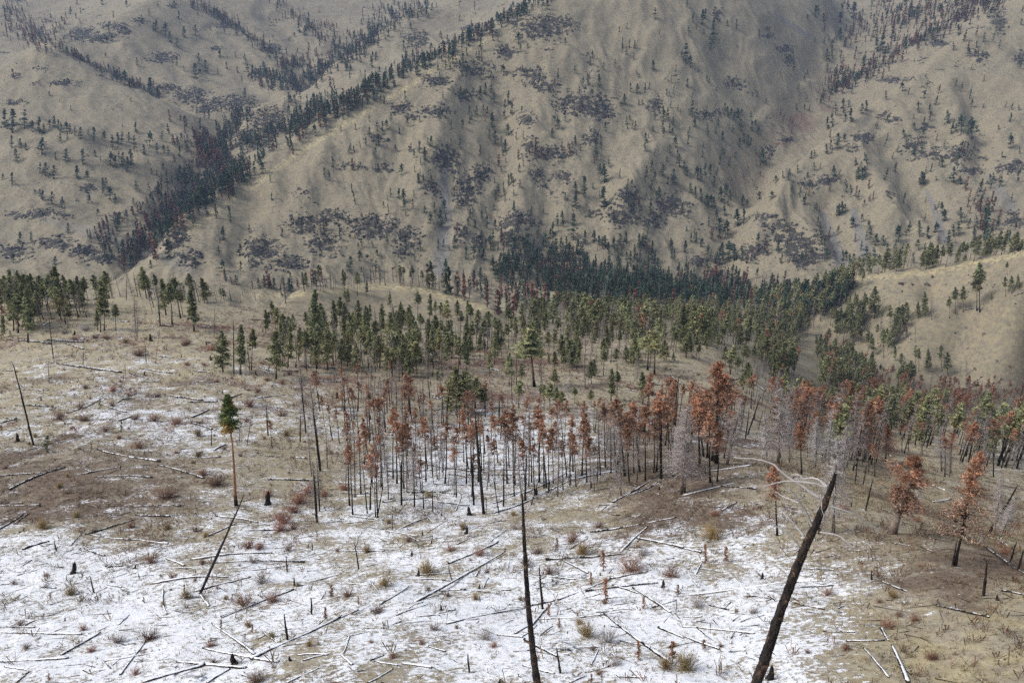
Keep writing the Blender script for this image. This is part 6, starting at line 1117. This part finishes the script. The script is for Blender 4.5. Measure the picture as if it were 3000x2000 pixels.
# fallen logs
def fallen_log(z, x0, y0, x1, y1, w, look, k):
    g = ground_at([q(z, x0, y0)[0], q(z, x1, y1)[0]], [q(z, x0, y0)[1], q(z, x1, y1)[1]])
    if np.isnan(g).any(): return
    rr = np.random.default_rng(9000 + k); n = 13; t = np.linspace(0, 1, n)
    X = g[0, 0] + (g[1, 0] - g[0, 0]) * t; Y = g[0, 1] + (g[1, 1] - g[0, 1]) * t; L = math.hypot(X[-1] - X[0], Y[-1] - Y[0])
    Zg = height(X, Y); c = np.polyfit(t, Zg, 2 if L > 8 else 1); Zl = np.polyval(c, t)
    r = min(max(px_r(z, w, (g[0, 3] + g[1, 3]) / 2) * .98, .06), .36)
    Zl = Zl + np.percentile(Zg - Zl, 72) + r * .62
    side = np.array([-(Y[-1] - Y[0]), X[-1] - X[0]]) / (L + 1e-6); bow = np.sin(t * np.pi) * rr.normal(0, .016) * L + np.cumsum(rr.normal(0, .01, n))
    base = np.array([X[n // 2], Y[n // 2], Zl[n // 2]])
    P = np.stack([X + side[0] * bow, Y + side[1] * bow, Zl], -1) - base
    thick_first = (g[0, 3] < g[1, 3]) if rr.uniform() < .7 else rr.uniform() < .5
    R2 = r * (1.12 - .5 * t if thick_first else .62 + .5 * t) * (1 + .06 * rr.normal(size=n))
    b = MB(); b.tube(P, R2, 9, True, .05, rr)
    ns = int(L * .9) 
    if ns:
        i = rr.integers(1, n - 1, ns); b.sticks(P[i], P[i] + rr.normal(0, 1, (ns, 3)) * [.45, .45, .3] + [0, 0, .15], r * .24, rr)
    m = {'s': M_LOGSNOW, 'd': M_LOGDARK, 'p': M_LOGPALE}[look]
    o = bpy.data.objects.new('fallen_log', b.mesh('fallen_log', m)); C.objects.link(o); o.location = base
    px0, py0 = q(z, x0, y0); px1, py1 = q(z, x1, y1); dx, dy = px1 - px0, py0 - py1
    if dx < 0: dx, dy = -dx, -dy
    an = math.degrees(math.atan2(dy, dx)); way = 'lying level' if abs(an) < 9 else 'rising rightward' if an > 0 else 'falling rightward'
    size = 'long ' if L > 9 else 'short ' if L < 3.5 else ''
    o['category'] = 'fallen log'; end = spot((px0 + px1) / 2, (py0 + py1) / 2); o['group'] = f'fallen logs {end}'
    LABELS.append((o, f"{size}{ {'s': 'snow topped', 'd': 'charred', 'p': 'pale bare'}[look]} log {way}", end, ((px0 + px1) / 2, 0)))
for k, a in enumerate(LOGS): fallen_log(*a, k)
settle_labels()
# ------------------------------------------------------------------ ground cover nobody could count
def scatter_grass():
    rr = np.random.default_rng(31)
    ok = (PD < 240) & (PX > -120) & (PX < 3120) & (PY < 2150)
    j = np.flatnonzero(ok.ravel()); W_ = (PD.ravel()[j] ** -.3) * (.25 + .6 * STRAW_CRESTLIGHT.ravel()[j] + .45 * SOIL.ravel()[j]) * (1.05 - .45 * SNOW.ravel()[j]) * (.35 + sstep(-.25, .35, N_B.ravel()[j]))
    W_ *= np.hypot(GX.ravel()[j], GY.ravel()[j]) ** 1.0
    pick = rr.choice(j, 80000, replace=True, p=W_ / W_.sum())
    x = GX.ravel()[pick] + rr.normal(0, .25, len(pick)); y = GY.ravel()[pick] + rr.normal(0, .25, len(pick)); zz = height(x, y)
    nb = 6; n = len(pick); hh = rr.uniform(.10, .36, n); bi = np.repeat(np.arange(n), nb)
    p0 = np.stack([x, y, zz - .02], -1)[bi] + rr.normal(0, .07, (n * nb, 3)) * [1, 1, 0]
    d = rr.normal(0, .55, (n * nb, 3)); d[:, 2] = 1
    tip = p0 + d * (hh[bi] * rr.uniform(.6, 1.2, n * nb))[:, None]
    s = rr.normal(size=(n * nb, 3)); s[:, 2] = 0; s /= np.linalg.norm(s, axis=1, keepdims=True); wd = rr.uniform(.012, .030, n * nb)[:, None]
    v = np.stack([p0 - s * wd, p0 + s * wd, tip], 1).reshape(-1, 3)
    soil = SOIL.ravel()[pick]; tn = np.stack([rr.uniform(.1, .9, n), np.clip(soil * 1.1 + rr.normal(0, .25, n), 0, 1)], -1)
    b = MB(); b.add(v, None, np.arange(n * nb * 3).reshape(-1, 3), np.repeat(tn[bi], 3, axis=0))
    mg = simple('dry_grass', (.27, .225, .135), (.40, .335, .215), 3.0, rnd=0, tone=True, c3=(.13, .082, .055))
    o = bpy.data.objects.new('dry_grass', b.mesh('dry_grass', mg)); C.objects.link(o); o['kind'] = 'stuff'
def scatter_litter():
    rr = np.random.default_rng(37)
    ok = (PD < 330) & (PX > -100) & (PX < 3100) & (PY < 2120); j = np.flatnonzero(ok.ravel())
    W_ = np.hypot(GX.ravel()[j], GY.ravel()[j]) ** .9 * (.4 + sstep(-.2, .3, N_B.ravel()[j])); pick = rr.choice(j, 8000, p=W_ / W_.sum())
    n = len(pick); x = GX.ravel()[pick]; y = GY.ravel()[pick]; a = rr.uniform(0, 6.283, n); L = rr.uniform(.4, 2.6, n) ** 1.2
    x1, y1 = x + np.cos(a) * L, y + np.sin(a) * L
    p0 = np.stack([x, y, height(x, y) + .05], -1); p1 = np.stack([x1, y1, height(x1, y1) + .06], -1)
    for nm, m, sl in (('charred_litter', M_CHAR, slice(0, 5500)), ('twig_litter', M_GREYBARK, slice(5500, n))):
        b = MB(); b.sticks(p0[sl], p1[sl], (rr.uniform(.025, .06, n) * np.clip(PD.ravel()[pick] / 110, .8, 1.8))[sl], rr)
        o = bpy.data.objects.new(nm, b.mesh(nm, m)); C.objects.link(o); o['kind'] = 'stuff'
def scatter_stones_and_sage():
    rr = np.random.default_rng(41)
    vis = (PX > -60) & (PX < 3060) & (PY > -80) & (PY < 900) & (PD > 560); j = np.flatnonzero(vis.ravel())
    area = np.hypot(GX.ravel()[j], GY.ravel()[j]) ** 2.0
    # angular boulders and ledges in the outcrops
    t = (1 + 5 ** .5) / 2
    ico = np.array([(-1, t, 0), (1, t, 0), (-1, -t, 0), (1, -t, 0), (0, -1, t), (0, 1, t), (0, -1, -t), (0, 1, -t), (t, 0, -1), (t, 0, 1), (-t, 0, -1), (-t, 0, 1)]) / 1.9
    fac = np.array([(0,11,5),(0,5,1),(0,1,7),(0,7,10),(0,10,11),(1,5,9),(5,11,4),(11,10,2),(10,7,6),(7,1,8),(3,9,4),(3,4,2),(3,2,6),(3,6,8),(3,8,9),(4,9,5),(2,4,11),(6,2,10),(8,6,7),(9,8,1)])
    w = area * sstep(.12, .75, ROCK.ravel()[j]) * (.15 + sstep(-.1, .35, fbm(GX.ravel()[j] / 30, GY.ravel()[j] / 30, 3, 77)))
    pick = rr.choice(j, 22000, p=w / w.sum()); n = len(pick); x = GX.ravel()[pick] + rr.normal(0, 2, n); y = GY.ravel()[pick] + rr.normal(0, 3, n)
    sz = np.clip(rr.lognormal(-.15, .5, (n, 1)), .3, 2.0) * np.stack([rr.uniform(.8, 2.0, n), rr.uniform(.7, 1.5, n), rr.uniform(.6, 1.5, n)], -1)
    v = (ico[None] * (1 + .28 * rr.normal(size=(n, 12, 1)))) * sz[:, None]
    a = rr.uniform(0, 6.283, n); ca, sa = np.cos(a)[:, None], np.sin(a)[:, None]
    v = np.stack([v[..., 0] * ca - v[..., 1] * sa, v[..., 0] * sa + v[..., 1] * ca, v[..., 2]], -1) + np.stack([x, y, height(x, y) + .15 * sz[:, 2]], -1)[:, None]
    b = MB(); b.add(v.reshape(-1, 3), None, (fac[None] + 12 * np.arange(n)[:, None, None]).reshape(-1, 3), np.repeat(np.stack([rr.uniform(0, 1, n), rr.uniform(0, .5, n)], -1), 12, axis=0))
    mr = simple('outcrop_rock', (.027, .027, .027), (.12, .116, .11), .5, rnd=0, tone=True, c3=(.17, .155, .13))
    o = bpy.data.objects.new('rock_rubble', b.mesh('rock_rubble', mr)); C.objects.link(o); o['kind'] = 'stuff'
    # low sage and dry brush
    w = area * (.04 + .5 * sstep(0, .45, fbm(GX.ravel()[j] / 70, GY.ravel()[j] / 70, 4, 87)) + .5 * ROCK.ravel()[j] + 1.2 * BRU.ravel()[j])
    pick = rr.choice(j, 9000, p=w / w.sum()); n = len(pick); x = GX.ravel()[pick] + rr.normal(0, 2, n); y = GY.ravel()[pick] + rr.normal(0, 3, n)
    k = 7; bi = np.repeat(np.arange(n), k); s0 = rr.lognormal(-.25, .35, n)
    cen = np.stack([x, y, height(x, y)], -1)[bi] + np.abs(rr.normal(0, .45, (n * k, 3))) * s0[bi][:, None] * np.where(rr.uniform(size=(n * k, 3)) < .5, -1, 1) * [1, 1, 0] + np.stack([np.zeros(n * k), np.zeros(n * k), rr.uniform(.1, .9, n * k) * s0[bi]], -1)
    tn = np.stack([rr.uniform(.1, .9, n), np.clip(BRU.ravel()[pick] + rr.normal(0, .3, n), 0, 1)], -1)
    b = MB(); b.leaves(cen, .75, rr, tn[bi], .7, 1.3)
    ms = simple('sagebrush', (.055, .052, .038), (.105, .095, .065), .6, rnd=0, tone=True, c3=(.13, .065, .045))
    o = bpy.data.objects.new('brush_vegetation', b.mesh('brush_vegetation', ms)); C.objects.link(o); o['kind'] = 'stuff'
def scatter_low_brush():
    rr = np.random.default_rng(47)
    ok = (PD < 470) & (PX > -100) & (PX < 3100) & (PY < 2120); j = np.flatnonzero(ok.ravel()); gx, gy = GX.ravel()[j], GY.ravel()[j]
    pat = fbm(gx / 14, gy / 14, 4, 93)
    w = np.hypot(gx, gy) ** 1.15 * (.10 + 1.2 * BRU.ravel()[j] + .9 * sstep(.12, .5, pat)) * (1.1 - .8 * SNOW.ravel()[j])
    pick = rr.choice(j, 20000, p=w / w.sum()); n = len(pick); x = GX.ravel()[pick] + rr.normal(0, .6, n); y = GY.ravel()[pick] + rr.normal(0, .6, n)
    red = np.clip(.2 + .9 * BRU.ravel()[pick] + .5 * fbm(x / 25, y / 25, 3, 95) + rr.normal(0, .2, n), 0, 1)
    k = 9; bi = np.repeat(np.arange(n), k); h = rr.uniform(.25, .85, n)
    p0 = np.stack([x, y, height(x, y) - .03], -1)[bi] + rr.normal(0, .16, (n * k, 3)) * [1, 1, 0]
    d = rr.normal(0, .55, (n * k, 3)); d[:, 2] = 1
    tip = p0 + d * (h[bi] * rr.uniform(.6, 1.2, n * k))[:, None]
    s = rr.normal(size=(n * k, 3)); s[:, 2] = 0; s /= np.linalg.norm(s, axis=1, keepdims=True); wd = rr.uniform(.02, .05, n * k)[:, None]
    v = np.stack([p0 - s * wd * .5, p0 + s * wd * .5, tip + s * wd, tip - s * wd], 1).reshape(-1, 3)
    tn = np.stack([rr.uniform(.1, .9, n), red], -1)
    b = MB(); b.add(v, np.arange(n * k * 4).reshape(-1, 4), None, np.repeat(tn[bi], 4, axis=0))
    mb_ = simple('low_brush', (.13, .10, .07), (.22, .175, .12), 1.5, rnd=0, tone=True, c3=(.18, .082, .055))
    o = bpy.data.objects.new('low_undergrowth', b.mesh('low_undergrowth', mb_)); C.objects.link(o); o['kind'] = 'stuff'
scatter_grass(); scatter_litter(); scatter_low_brush(); scatter_stones_and_sage()
# ------------------------------------------------------------------ the air
def haze_box():
    x0, x1 = float(GX.min()) - 20, float(GX.max()) + 20; y0, y1 = -60.0, float(GY.max()) + 20
    z0, z1 = float(GZ.min()) - 1.0, max(CAMZ, float(GZ.max())) + 30
    co = [(x, y, z) for z in (z0, z1) for y in (y0, y1) for x in (x0, x1)]
    fa = [(0, 2, 3, 1), (4, 5, 7, 6), (0, 1, 5, 4), (2, 6, 7, 3), (0, 4, 6, 2), (1, 3, 7, 5)]
    me = bpy.data.meshes.new('haze'); me.from_pydata(co, [], fa)
    m = bpy.data.materials.new('haze'); m.use_nodes = True; nt = m.node_tree; nt.nodes.clear()
    out = nt.nodes.new('ShaderNodeOutputMaterial'); v = nt.nodes.new('ShaderNodeVolumePrincipled')
    v.inputs['Color'].default_value = (0.46, 0.62, 0.92, 1); v.inputs['Density'].default_value = HAZE; v.inputs['Anisotropy'].default_value = 0.0
    nt.links.new(v.outputs[0], out.inputs['Volume'])
    me.materials.append(m); o = bpy.data.objects.new('haze', me); C.objects.link(o); o['kind'] = 'stuff'
HAZE = 0.000062
haze_box()
print('script seconds', round(time.time() - T0, 1))
